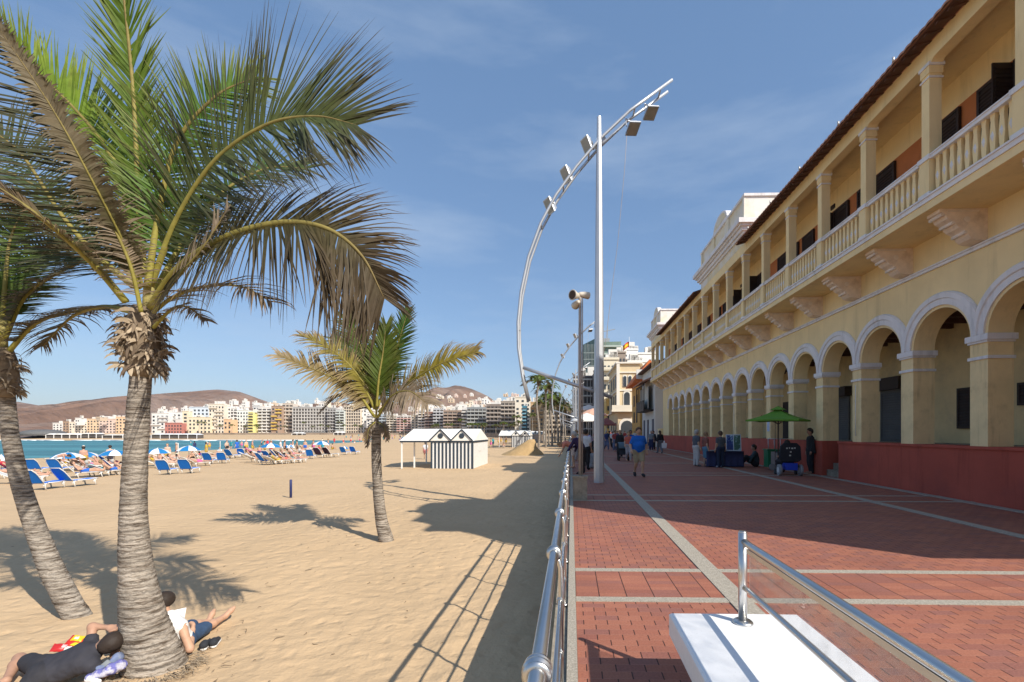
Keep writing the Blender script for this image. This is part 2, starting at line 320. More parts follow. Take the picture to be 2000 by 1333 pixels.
# red base and arcade floor
s = MB(); s.box(9.46, 10.09, Y0, 16.85, 0, 1.25); s.box(9.42, 10.12, Y0-.03, 16.88, 1.25, 1.315)
s.box(9.46, 10.09, 17.93, Y1, 0, 1.312)
bp_(s, 'base_wall', red)
s = MB(); s.box(10.1, 12.6, Y0, Y1, 0, 1.30)
for i in range(5): s.box(9.62+.24*i, 10.1 if i < 2 else 10.1, 16.87, 17.91, 0, .24*(i+1)) if i < 2 else None
bp_(s, 'arcade_floor', concrete)
# wall over the arches
s = MB(); RA = (PP-.48)/2; ZA = 3.91; ZT = 6.76
for n in range(-3, 15):
    a, b = CN(n)-.24, CN(n)+.24; yc = CN(n)+PP/2; K_ = 20
    for (x, fl) in ((9.5, 1), (10.08, 0)):
        vs = [(x, b, ZA), (x, b, ZT)]; fs = []
        for k in range(K_+1):
            an = math.pi*k/K_; y = yc-RA*math.cos(an); vs += [(x, y, ZA+RA*math.sin(an)), (x, y, ZT)]
        for k in range(K_+1):
            q = (2*k, 2*k+2, 2*k+3, 2*k+1); fs.append(q if not fl else q[::-1])
        s.add(vs, fs)
        q = [(x, a, ZA), (x, b, ZA), (x, b, ZT), (x, a, ZT)]; s.add(q if not fl else q[::-1], [(0, 1, 2, 3)])
    vs = []
    for k in range(K_+1):
        an = math.pi*k/K_; y = yc-RA*math.cos(an); z = ZA+RA*math.sin(an); vs += [(9.5, y, z), (10.08, y, z)]
    s.add(vs, [(2*k, 2*k+1, 2*k+3, 2*k+2) for k in range(K_)], 0, True)
s.box(9.5, 10.08, CN(15)-.24, Y1, 1.312, ZT); s.box(9.5, 10.08, Y0, CN(-3)-.24, 1.312, ZT)
bp_(s, 'arcade_wall', yel)
p0 = MB(); p0.box(-.0, .58, -.24, .24, 1.312, 3.72, 0)
p0.box(-.07, .62, -.31, .31, 3.76, 3.90, 1); p0.box(-.04, .60, -.27, .27, 3.71, 3.76, 1); p0.box(-.035, .60, -.275, .275, 3.33, 3.40, 1)
pier0 = None
a0 = MB(); pr = [(1.0, -.01), (1.0, .045), (1.15, .045), (1.17, .08), (1.29, .08), (1.33, .03), (1.33, -.01)]; K_ = 28
for k in range(K_+1):
    an = math.pi*k/K_; ca = abs(math.cos(an)); lim = PP/2/ca if ca > 1e-6 else 9
    for r, q in pr:
        r = min(r, lim); a0.v.append((-q, -r*math.cos(an), r*math.sin(an)))
m_ = len(pr); a0.f = [(k*m_+i, k*m_+i+1, (k+1)*m_+i+1, (k+1)*m_+i) for k in range(K_) for i in range(m_-1)]; a0.m = [0]*len(a0.f); a0.sm = [False]*len(a0.f)
arch0 = None
for n in range(-3, 15):
    if pier0 is None:
        pier0 = p0.build('pier', [yel_dirty, trim], B); arch0 = a0.build('arch_moulding', trim, B); o, q = pier0, arch0
    else:
        o = pier0.copy(); COL.objects.link(o); q = arch0.copy(); COL.objects.link(q)
    o.location = (0, CN(n)-11, 0); q.location = (0, CN(n)+PP/2-11, ZA)
s = MB(); s.box(9.44, 9.5, Y0, Y1, 5.90, 5.97); s.box(9.41, 9.5, Y0, Y1, 5.97, 6.01); bp_(s, 'string_moulding', trim)
# arcade back wall, ceiling
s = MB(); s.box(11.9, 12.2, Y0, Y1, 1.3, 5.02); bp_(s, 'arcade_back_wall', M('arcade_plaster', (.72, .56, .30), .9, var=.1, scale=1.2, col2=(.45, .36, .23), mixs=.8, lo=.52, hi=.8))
s = MB(); s.box(10.08, 12.2, Y0, Y1, 5.02, 5.12)
for i in range(60): s.box(10.1, 11.9, Y0+.3+i*.76, Y0+.42+i*.76, 4.88, 5.02)
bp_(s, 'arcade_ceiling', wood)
def shutter(y0, y1, z0, z1, name, x=11.9, mat=dark, fr=dark):
    s = MB(); s.box(x-.05, x, y0, y1, z0, z1); w = .07
    s.box(x-.08, x-.05, y0, y0+w, z0, z1); s.box(x-.08, x-.05, y1-w, y1, z0, z1); s.box(x-.08, x-.05, y0+w, y1-w, z1-w, z1); s.box(x-.08, x-.05, y0+w, y1-w, z0, z0+w)
    k = int((z1-z0-2*w)/.09)
    for i in range(k):
        z = z0+w+.02+i*.09; s.hexa([(x-.075, y0+w, z), (x-.05, y0+w, z+.05), (x-.05, y1-w, z+.05), (x-.075, y1-w, z)], [(x-.07, y0+w, z+.015), (x-.05, y0+w, z+.065), (x-.05, y1-w, z+.065), (x-.07, y1-w, z+.015)])
    return bp_(s, name, [mat])
shutter(13.3, 14.7, 1.75, 2.98, 'window_shutter')
shutter(11.2, 12.75, 2.35, 2.95, 'window_shutter')
shutter(17.0, 18.25, 1.3, 3.2, 'roller_door', mat=M('grey_roller_door', (.10, .10, .10), .5))
s = MB(); s.box(11.6, 11.9, 16.95, 18.3, 3.2, 3.65); bp_(s, 'door_sign_box', dark)
shutter(20.3, 21.4, 1.3, 3.2, 'roller_door', mat=MC['grey_roller_door'])
s = MB(); s.box(11.6, 11.9, 20.2, 21.5, 3.2, 3.6); bp_(s, 'door_sign_box', dark)
for n in (6, 8, 10, 12): shutter(CN(n)+.6, CN(n)+1.6, 1.3, 3.3, 'arcade_door')
# balcony slab, fascia
s = MB(); s.box(8.2, 9.9, CN(-2)-.1, Y1, 6.76, 6.935); bp_(s, 'balcony_slab', yel)
s = MB(); s.box(8.17, 8.6, CN(-2)-.1, Y1+.03, 6.937, 7.10); s.box(8.14, 8.5, CN(-2)-.1, Y1+.03, 7.04, 7.08); bp_(s, 'balcony_edge_moulding', trim)
s = MB(); s.box(8.6, 9.7, CN(-2), Y1, 6.937, 7.08); bp_(s, 'gallery_floor', concrete)
# corbels, columns
c0 = MB(); c0.prism([(8.42, 6.757), (8.42, 6.68), (8.50, 6.66), (8.56, 6.60), (8.60, 6.53), (8.66, 6.50), (8.74, 6.46), (8.80, 6.38), (8.86, 6.32), (8.95, 6.28), (9.03, 6.22), (9.08, 6.14), (9.14, 6.08), (9.24, 6.04), (9.5, 6.02), (9.5, 6.757)], 'y', -.19, .19)
for x, z in ((8.50, 6.63), (8.74, 6.44), (9.02, 6.22)): c0.tube([(x-.01, -.195, z), (x-.01, .195, z)], .04, 10, 1)
c0.box(8.6, 9.3, -.2, .2, 6.68, 6.72, 1)
for sg in (-1, 1): c0.tube([(9.02, sg*.205, 6.5), (9.02, sg*.212, 6.5)], .07, 12, 1)
k0 = MB(); k0.box(0, .28, -.12, .12, 7.1, 9.95); k0.box(-.03, .31, -.15, .15, 7.1, 7.95); k0.box(-.06, .34, -.18, .18, 7.95, 8.06, 1); k0.box(-.05, .33, -.17, .17, 7.1, 7.2, 1)
k0.box(-.025, .305, -.145, .145, 9.84, 9.88, 1); k0.box(-.02, .30, -.14, .14, 9.95, 10.12); k0.box(-.045, .325, -.165, .165, 10.12, 10.2, 1)
cor0 = col0 = None
for n in range(-2, 17):
    if cor0 is None:
        cor0 = c0.build('corbel', [pinkst, M('pale_stone', (.80, .70, .60), .8)], B); col0 = k0.build('gallery_column', [yel, trim], B); o, q = cor0, col0
    else:
        o = cor0.copy(); COL.objects.link(o); q = col0.copy(); COL.objects.link(q)
    o.location = (-9.5, CN(n)-11-.05, 0); q.location = (8.28-9.5, CN(n)-11, 0)
# balustrade: rail + balusters per bay
r0 = MB(); r0.box(-.03, .2, .18, PP-.18, 7.95, 8.03); r0.box(-.05, .22, .18, PP-.18, 8.03, 8.06)
b0 = MB(); hw = .055
for (z0, z1, w0, w1) in ((7.1, 7.2, .06, .045), (7.2, 7.5, .045, .068), (7.5, 7.82, .068, .042), (7.82, 7.95, .042, .06)):
    b0.hexa([(-.03, -w0, z0), (.05, -w0, z0), (.05, w0, z0), (-.03, w0, z0)], [(-.03, -w1, z1), (.05, -w1, z1), (.05, w1, z1), (-.03, w1, z1)])
b0.add([(-.03, 0, 7.40), (-.03, .035, 7.51), (-.03, 0, 7.62), (-.03, -.035, 7.51), (-.075, 0, 7.51)], [(0, 1, 4), (1, 2, 4), (2, 3, 4), (3, 0, 4)], 1, True)
rail0 = bal0 = None; cnt = 0
NB = 10
for n in range(-2, 16):
    if rail0 is None: rail0 = r0.build('balustrade', trim, B); o = rail0
    else: o = rail0.copy(); COL.objects.link(o)
    o.location = (8.3-9.5, CN(n)-11, 0)
    if n >= -1 and n < 9:
        for i in range(NB):
            if bal0 is None: bal0 = b0.build('baluster', [yel, trim]); c = bal0
            else: c = bal0.copy(); COL.objects.link(c)
            c.parent = o; c.location = (.08, .27+i*(PP-.54)/(NB-1), 0)
far_b = MB()
for n in list(range(9, 16))+[-2]:
    for i in range(NB):
        y = CN(n)+.27+i*(PP-.54)/(NB-1)
        for (z0, z1, w0, w1) in ((7.1, 7.45, .06, .062), (7.45, 7.95, .062, .045)):
            far_b.hexa([(8.35, y-w0, z0), (8.43, y-w0, z0), (8.43, y+w0, z0), (8.35, y+w0, z0)], [(8.35, y-w1, z1), (8.43, y-w1, z1), (8.43, y+w1, z1), (8.35, y+w1, z1)])
stuff(bp_(far_b, 'baluster_run', yel))
# upper wall
s = MB(); s.box(9.7, 10.0, Y0, Y1, 7.08, 10.62); bp_(s, 'gallery_wall', yel)
s = MB()
for n in range(-2, 16): s.box(9.694, 9.7, CN(n)-.2, CN(n)+PP-.21, 7.085, 9.82)
bp_(s, 'painted_dado', orange)
for n in range(-2, 16):
    yc = CN(n)+PP/2; random.seed(n+40)
    shutter(yc-.45, yc+.45, 7.09, 9.74, 'gallery_door', 9.69)
    if n % 2 == 0: shutter(CN(n)-.35, CN(n)+.2, 7.3, 9.74, 'gallery_shutter', 9.69)
    if n in (-1, 2, 5, 6):                                      # an opened leaf
        s = MB(); s.box(9.2, 9.66, yc+.47, yc+.50, 7.12, 9.72)
        for i in range(26): s.box(9.25, 9.61, yc+.455, yc+.47, 7.2+i*.095, 7.26+i*.095)
        bp_(s, 'open_door_leaf', dark)
s = MB()
for n in (3, 7): s.box(9.66, 9.7, CN(n)-.7, CN(n)-.45, 9.9, 10.05)
bp_(s, 'wall_vent', dark)
# beam with haunches, ceiling
s = MB(); s.box(8.28, 8.56, CN(-2)-.12, Y1-.02, 10.24, 10.69)
for n in range(-2, 16):
    a, b = CN(n)+.14, CN(n+1)-.14
    for y0, sg in ((a, 1), (b, -1)):
        s.prism([(8.285, 10.205), (8.555, 10.205), (8.555, 10.24), (8.285, 10.24)], 'z', 10.2, 10.24) if 0 else None
        s.prism([(y0, 10.2), (y0, 10.24), (y0+sg*.13, 10.24), (y0+sg*.07, 10.22), (y0+sg*.03, 10.18), (y0, 10.15)][::sg], 'x', 8.285, 8.555)
    s.box(8.285, 8.555, CN(n)-.139, CN(n)+.139, 10.2, 10.24)
bp_(s, 'gallery_beam', yel)
s = MB(); s.box(8.56, 9.7, Y0, Y1, 10.55, 10.62); bp_(s, 'gallery_ceiling', yel)
# roof: soffit boards and rafters, rows of clay tiles
def roof(y0, y1):
    s = MB(); s.prism([(7.86, 10.53), (7.86, 10.56), (8.5, 10.77), (8.5, 10.70)], 'y', y0, y1)
    k = int((y1-y0)/.33)
    for i in range(k): s.prism([(7.90, 10.49), (7.90, 10.54), (8.29, 10.69), (8.29, 10.63)], 'y', y0+.1+i*.33, y0+.19+i*.33)
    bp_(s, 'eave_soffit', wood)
    s = MB(); step = .055; n = int((y1-y0)/step); prof = [(7.80, 10.575), (7.80, 10.61), (9.0, 11.02), (12.6, 12.25), (16.2, 11.0)]
    for i in range(n+1):
        y = y0+(y1-y0)*i/n; w = .018*abs(math.sin(math.pi*i/4.0))
        for q, (x, z) in enumerate(prof): s.v.append((x-(w*.5 if q < 2 else 0), y, z+w+(0 if q else -.02)))
    m = len(prof); s.f = [(i*m+j, i*m+j+1, (i+1)*m+j+1, (i+1)*m+j) for i in range(n) for j in range(m-1)]; s.m = [0]*len(s.f); s.sm = [False]*len(s.f)
    s.prism([(7.81, 10.55), (9.0, 10.98), (12.6, 12.2), (16.2, 10.95), (16.2, 10.6), (8.6, 10.7)], 'y', y0, y1)
    bp_(s, 'tiled_roof', tile)
    s = MB(); yy = y0+1.3
    while yy < y1: s.tube([(7.78, yy, 10.6), (7.78, yy, 10.70)], .03, 6); yy += 2.335
    bp_(s, 'eave_light_fitting', M('pale_metal', (.6, .58, .55), .4, metal=.4))
s = MB(); random.seed(12)
for (y, z0, z1) in ((15.0, 3.5, 6.7), (26.7, 3.5, 6.7), (40.4, 3.5, 6.7)): s.tube([(9.46, CN(round((y-11.18)/PP)), z0-2.0), (9.46, CN(round((y-11.18)/PP)), 3.2)], .012, 6)
bp_(s, 'cable_conduit', trim)
roof(7.9, 22.55); roof(30.2, 43.5)
# pavilions
attic_cream = M('cream_plaster', (.74, .64, .42), .85, var=.06, scale=1, col2=(.72, .70, .66), mixs=.5, lo=.4, hi=.6)  # cream plaster of the pavilion attics and pediment panels
def pavilion(y0, y1, zt, near=False, ped=True):
    s = MB(); z0 = 10.7
    s.box(8.28, 14.5, y0, y1, z0, 11.1)
    s.box(8.34, 14.4, y0+.06, y1-.06, 11.72, zt-.12)
    if near: s.box(8.28, 16, y0+.02, y1, 6.9, z0)
    for k in range(4):
        a = y0+.05+(y1-y0-.1)*k/3; s.box(8.26, 8.34, max(y0+.05, a-.25), min(y1-.05, a+.25), 11.72, zt-.12)
    bp_(s, 'pavilion_attic', [attic_cream])
    s = MB()
    for a, b, pz in ((11.1, 11.22, .10), (11.22, 11.40, .2), (11.40, 11.50, .30), (11.50, 11.72, .42)): s.box(8.28-pz, 14.5, y0-pz, y1+pz, a, b)
    s.box(8.24, 14.4, y0-.02, y1+.02, zt-.12, zt)
    if ped:
        yc = (y0+y1)/2; pts = [(yc-1.45, zt), (yc-1.25, zt+.12)]+[(yc+1.2*math.cos(math.pi*(1-k/10)), zt+.12+.62*math.sin(math.pi*k/10)) for k in range(11)]+[(yc+1.25, zt+.12), (yc+1.45, zt)]
        s.prism(pts, 'x', 8.28, 8.62)
    bp_(s, 'pavilion_cornice', trim)
    if ped:
        s = MB(); yc = (y0+y1)/2; s.prism([(yc+1.02*math.cos(math.pi*(1-k/10)), zt+.16+.48*math.sin(math.pi*k/10)) for k in range(11)], 'x', 8.265, 8.285); bp_(s, 'pediment_panel', attic_cream)
pavilion(22.6, 30.15, 13.05); pavilion(43.6, 48.8, 13.05); pavilion(3.2, 7.9, 13.0, near=True)
# unseen storey under the first pavilion, added to cast the shade edge on paving
s = MB(); s.box(8.25, 9.5, 3.2, 7.9, 3.75, 6.9); bp_(s, 'added_shade_storey', yel)
s = MB(); s.box(8.3, 8.55, 7.5, 7.85, 0, 3.75); bp_(s, 'added_storey_pier', yel)
s = MB(); s.box(12.6, 16, Y0, Y1, 0, 10.6); bp_(s, 'rear_block', yel)
s = MB(); s.box(9.3, 9.8, 48.83, 50.6, 0, 1.9); s.box(9.25, 9.85, 48.83, 50.65, 1.9, 2.0); tag(s.build('boundary_wall', yel), 'low yellow garden wall at the far end of the arcaded building', 'wall')
# ================================================================ palms
LEAF = M('palm_leaflet', (.1, .2, .04), .55, attr=True, var=.22, scale=9, trans=.25, spec=.22)
RACH = M('palm_rachis', (.34, .30, .07), .6, var=.25, scale=4, col2=(.20, .12, .05), mixs=5)
TRUNK = M('palm_trunk', (.33, .29, .245), .95, var=.3, scale=2.2, col2=(.10, .075, .055), mixs=4.5, lo=.46, hi=.64, stretch=(1, 1, 8), bump=.09, bscale=9, spec=.1)
FIB = M('dry_sheath', (.42, .32, .22), .9, attr=True, var=.3, scale=8, trans=.1)
t_ = TRUNK.node_tree; wv = t_.nodes.new('ShaderNodeTexWave'); wv.bands_direction = 'Z'; wv.inputs['Scale'].default_value = 5.2; wv.inputs['Distortion'].default_value = 7; wv.inputs['Detail'].default_value = 4; wv.inputs['Detail Scale'].default_value = 1.6; wv.inputs['Detail Roughness'].default_value = .7
tcc = t_.nodes.new('ShaderNodeTexCoord'); t_.links.new(tcc.outputs['Object'], wv.inputs[0]); wr_ = t_.nodes.new('ShaderNodeMapRange'); wr_.inputs[1].default_value = .08; wr_.inputs[2].default_value = .42; wr_.inputs[3].default_value = .70; wr_.inputs[4].default_value = 1.08; t_.links.new(wv.outputs['Fac'], wr_.inputs[0])
vs_ = t_.nodes.new('ShaderNodeVectorMath'); vs_.operation = 'SCALE'; t_.links.new([n for n in t_.nodes if n.type == 'VECT_MATH' and n is not vs_][0].outputs[0], vs_.inputs[0]); t_.links.new(wr_.outputs[0], vs_.inputs['Scale']); t_.links.new(vs_.outputs[0], t_.nodes['Principled BSDF'].inputs['Base Color'])
b2_ = t_.nodes.new('ShaderNodeBump'); b2_.inputs['Strength'].default_value = .5; b2_.inputs['Distance'].default_value = .008; t_.links.new(wv.outputs['Fac'], b2_.inputs['Height']); t_.links.new([n for n in t_.nodes if n.type == 'BUMP' and n is not b2_][0].outputs[0], b2_.inputs['Normal']); t_.links.new(b2_.outputs[0], t_.nodes['Principled BSDF'].inputs['Normal'])
def cr(pts, n):
    pts = [Vector(p) for p in pts]; q = [pts[0]*2-pts[1]]+pts+[pts[-1]*2-pts[-2]]; out = []
    k = len(pts)-1
    for i in range(n+1):
        t = i/n*k; j = min(int(t), k-1); t -= j; a, b, c, d = q[j:j+4]
        out.append(((2*b)+(c-a)*t+(2*a-5*b+4*c-d)*t*t+(3*b-a-3*c+d)*t*t*t)*.5)
    return out
def lerp(a, b, t): return tuple(x+(y-x)*t for x, y in zip(a, b))
GREEN = (.08, .13, .02); LIME = (.17, .25, .03); DRY = (.15, .105, .065); TAN = (.27, .205, .135); OLIVE = (.085, .095, .035); GOLD = (.38, .25, .04); BROWN = (.10, .065, .04)
DENS = [1.5, 1.2, .72]
def frond(mb, pts, N, L=.62, n=90, c0=GREEN, c1=DRY, droop=.5, w=.034, r0=.035, seed=1, ragged=.15, sides=(1, 1), ang=74, start=.12, split=.35, fold=0.0, deadline=0.75, seg=4):
    random.seed(seed); cv = cr(pts, 44); n = int(n*DENS[0]); L *= DENS[1]; w *= DENS[2]
    def at(t):
        x = t*44; i = min(int(x), 43); return cv[i].lerp(cv[i+1], x-i), (cv[i+1]-cv[i]).normalized()
    mb.col = (.36, .33, .08); k = len(cv)
    sect = [(cv[i], r0*(1-i/44)**.8+.004) for i in range(k)]
    mb.tube([p for p, _ in sect], [r for _, r in sect], 6, 1)
    b = len(mb.v)-k*6
    for i in range(k):
        for j in range(6): mb.c[b+i*6+j] = lerp((.40, .36, .08), (.22, .16, .07), i/44)
    N = Vector(N).normalized()
    for i in range(n):
        for si, sd in enumerate((-1, 1)):
            if not sides[si] or random.random() < ragged*.5: continue
            t = start+(1-start)*(i+random.random()*.6)/n; p, T = at(min(t, .999))
            S = T.cross(N).normalized()*sd; Nn = S.cross(T).normalized()*sd
            prof = min(1, .55+3*(t-start))*(1-.52*max(0, t-.66)/.34)
            l = L*sides[si]*prof*random.uniform(.82, 1.1)*(random.uniform(.4, .8) if random.random() < ragged else 1)
            an = math.radians(ang-.57*ang*t*t+random.uniform(-6, 6)+15*mnoise.noise((t*16, sd*3.1, seed)))
            d = (S*math.sin(an)+T*math.cos(an)+Nn*(.10+fold+.22*mnoise.noise((t*13+5, sd*2.3, seed)))+Vector([random.uniform(-.05, .05) for _ in range(3)])).normalized()
            tw = random.uniform(-.35, .35); Wv = (T*math.cos(tw)+Nn*math.sin(tw)); Wv = (Wv-d*Wv.dot(d)).normalized()
            ww = w*random.uniform(.8, 1.15); q = p.copy(); vs = []; brk = random.random() < split
            g0 = droop*random.uniform(.7, 1.3)
            dry = random.random()*.35+max(0, t-deadline)*1.5
            for sgi in range(seg+1):
                f = sgi/seg; wd = ww*(1.0, 1.05, .85, .5, .06)[min(4, int(round(f*4)))]/2
                cc = lerp(c0, c1, min(1, max(0, (f*1.1+dry-.45)*1.3))); cc = lerp(cc, (cc[0]*.6, cc[1]*.6, cc[2]*.6), random.random()*.4)
                vs.append((q-Wv*wd, cc)); vs.append((q+Wv*wd, cc))
                q = q+d*(l/seg); dd = g0*(.25+f*1.1)*(1.9 if (brk and f > .4) else 1)
                d = (d+Vector((0, 0, -dd))*.55).normalized(); Wv = (Wv-d*Wv.dot(d)).normalized()
            bb = len(mb.v); mb.v += [tuple(a) for a, _ in vs]; mb.c += [c for _, c in vs]
            for sgi in range(seg): mb.f.append((bb+2*sgi, bb+2*sgi+1, bb+2*sgi+3, bb+2*sgi+2)); mb.m.append(0); mb.sm.append(True)
def trunk(mb, pts, rs, rings=60, n=20, rough=.028, seed=1):
    cv = cr(pts, rings*2); k = len(cv); rad = np.interp(np.linspace(0, 1, k), np.linspace(0, 1, len(rs)), rs); vs = []
    random.seed(seed)
    for i, p in enumerate(cv):
        d = (cv[min(i+1, k-1)]-cv[max(i-1, 0)]).normalized(); x = d.cross(Vector((0, 1, 0))).normalized(); y = d.cross(x)
        for j in range(n):
            a = 2*math.pi*j/n; nn = mnoise.noise((math.cos(a)*1.5, math.sin(a)*1.5, i*.12+seed)); saw = (i % 2)*(.55+.3*mnoise.noise((math.cos(a)*3, math.sin(a)*3, i*.7)))
            r = rad[i]*(1+rough*(saw-.3)+.05*nn+.035*mnoise.noise((math.cos(a)*4, math.sin(a)*4, i*.9+seed)))
            vs.append(p+(x*math.cos(a)+y*math.sin(a))*r+d*(.012*mnoise.noise((math.cos(a)*2, math.sin(a)*2, i*.5))))
    mb.add(vs, [(i*n+j, i*n+(j+1) % n, (i+1)*n+(j+1) % n, (i+1)*n+j) for i in range(k-1) for j in range(n)], 0, True)
def sheath(mb, c, r, h, nstrip=70, seed=1):
    random.seed(seed); mb.col = (.20, .15, .10)
    c = Vector(c); mb.lathe([(r*.5, -h*.5), (r*.68, -h*.42), (r*.86, -h*.1), (r*.74, h*.25), (r*.45, h*.5)], c, 14, 0)
    for i in range(nstrip):
        a = random.uniform(0, 2*math.pi); z = random.uniform(-.42, .42)*h; o = Vector((math.cos(a), math.sin(a), 0)); tt = Vector((-o.y, o.x, 0))
        p = c+o*r*(.86-.35*abs(z/h))+Vector((0, 0, z)); d = (o*random.uniform(.2, 1)+tt*random.uniform(-.9, .9)+Vector((0, 0, random.uniform(-.9, .7)))).normalized()
        ww = random.uniform(.008, .04)*r/.3; l = random.uniform(.08, .34)*r/.3; cc = lerp((.45, .36, .25), (.13, .09, .06), random.random()**1.3); vs = []
        Wv = d.cross(o+Vector((.01, .02, .3))).normalized()
        for s in range(5):
            f = s/4; wd = ww*(.7, 1, .95, .7, .15)[s]
            vs += [p-Wv*wd, p+Wv*wd]; p = p+d*l/4; d = (d+Vector((0, 0, -.42))+o*random.uniform(-.25, .1)).normalized(); Wv = (Wv-d*Wv.dot(d)+Vector([random.uniform(-.2, .2) for _ in range(3)])).normalized()
        b = len(mb.v); mb.v += [tuple(v) for v in vs]; mb.c += [cc]*10
        for s in range(4): mb.f.append((b+2*s, b+2*s+1, b+2*s+3, b+2*s+2)); mb.m.append(0); mb.sm.append(True)
def palm(label, base, tr_pts, tr_r, crown, fronds, sh, name='palm_tree', rings=60, seed=1):
    T = thing(name, label, 'palm tree', base); inv = Vector(base)
    def fin(mb, nm, mats):
        o = mb.build(nm, mats, T); o.location = -inv; return o
    s = MB(); trunk(s, tr_pts, tr_r, rings=rings, seed=seed); fin(s, 'trunk', TRUNK)
    s = MB(); s.c = []; sheath(s, sh[0], sh[1], sh[2], sh[3], seed); fin(s, 'leaf_sheath', FIB)
    s = MB(); s.c = []; s.col = (.38, .33, .12); s.tube([crown-Vector((0, 0, .25)), crown+Vector((0, 0, .2)), crown+Vector((0, 0, .5))], [sh[1]*.34, sh[1]*.24, .02], 10); fin(s, 'crownshaft', FIB)
    for i, fr in enumerate(fronds):
        s = MB(); s.c = []; s.col = (1, 1, 1); fr = dict(fr); pts = fr.pop('pts'); frond(s, pts, seed=seed*50+i, **fr); fin(s, 'frond', [LEAF, LEAF])
    return T
def PX(d, *a): return [P(u, v, d+q) for u, v, q in a]
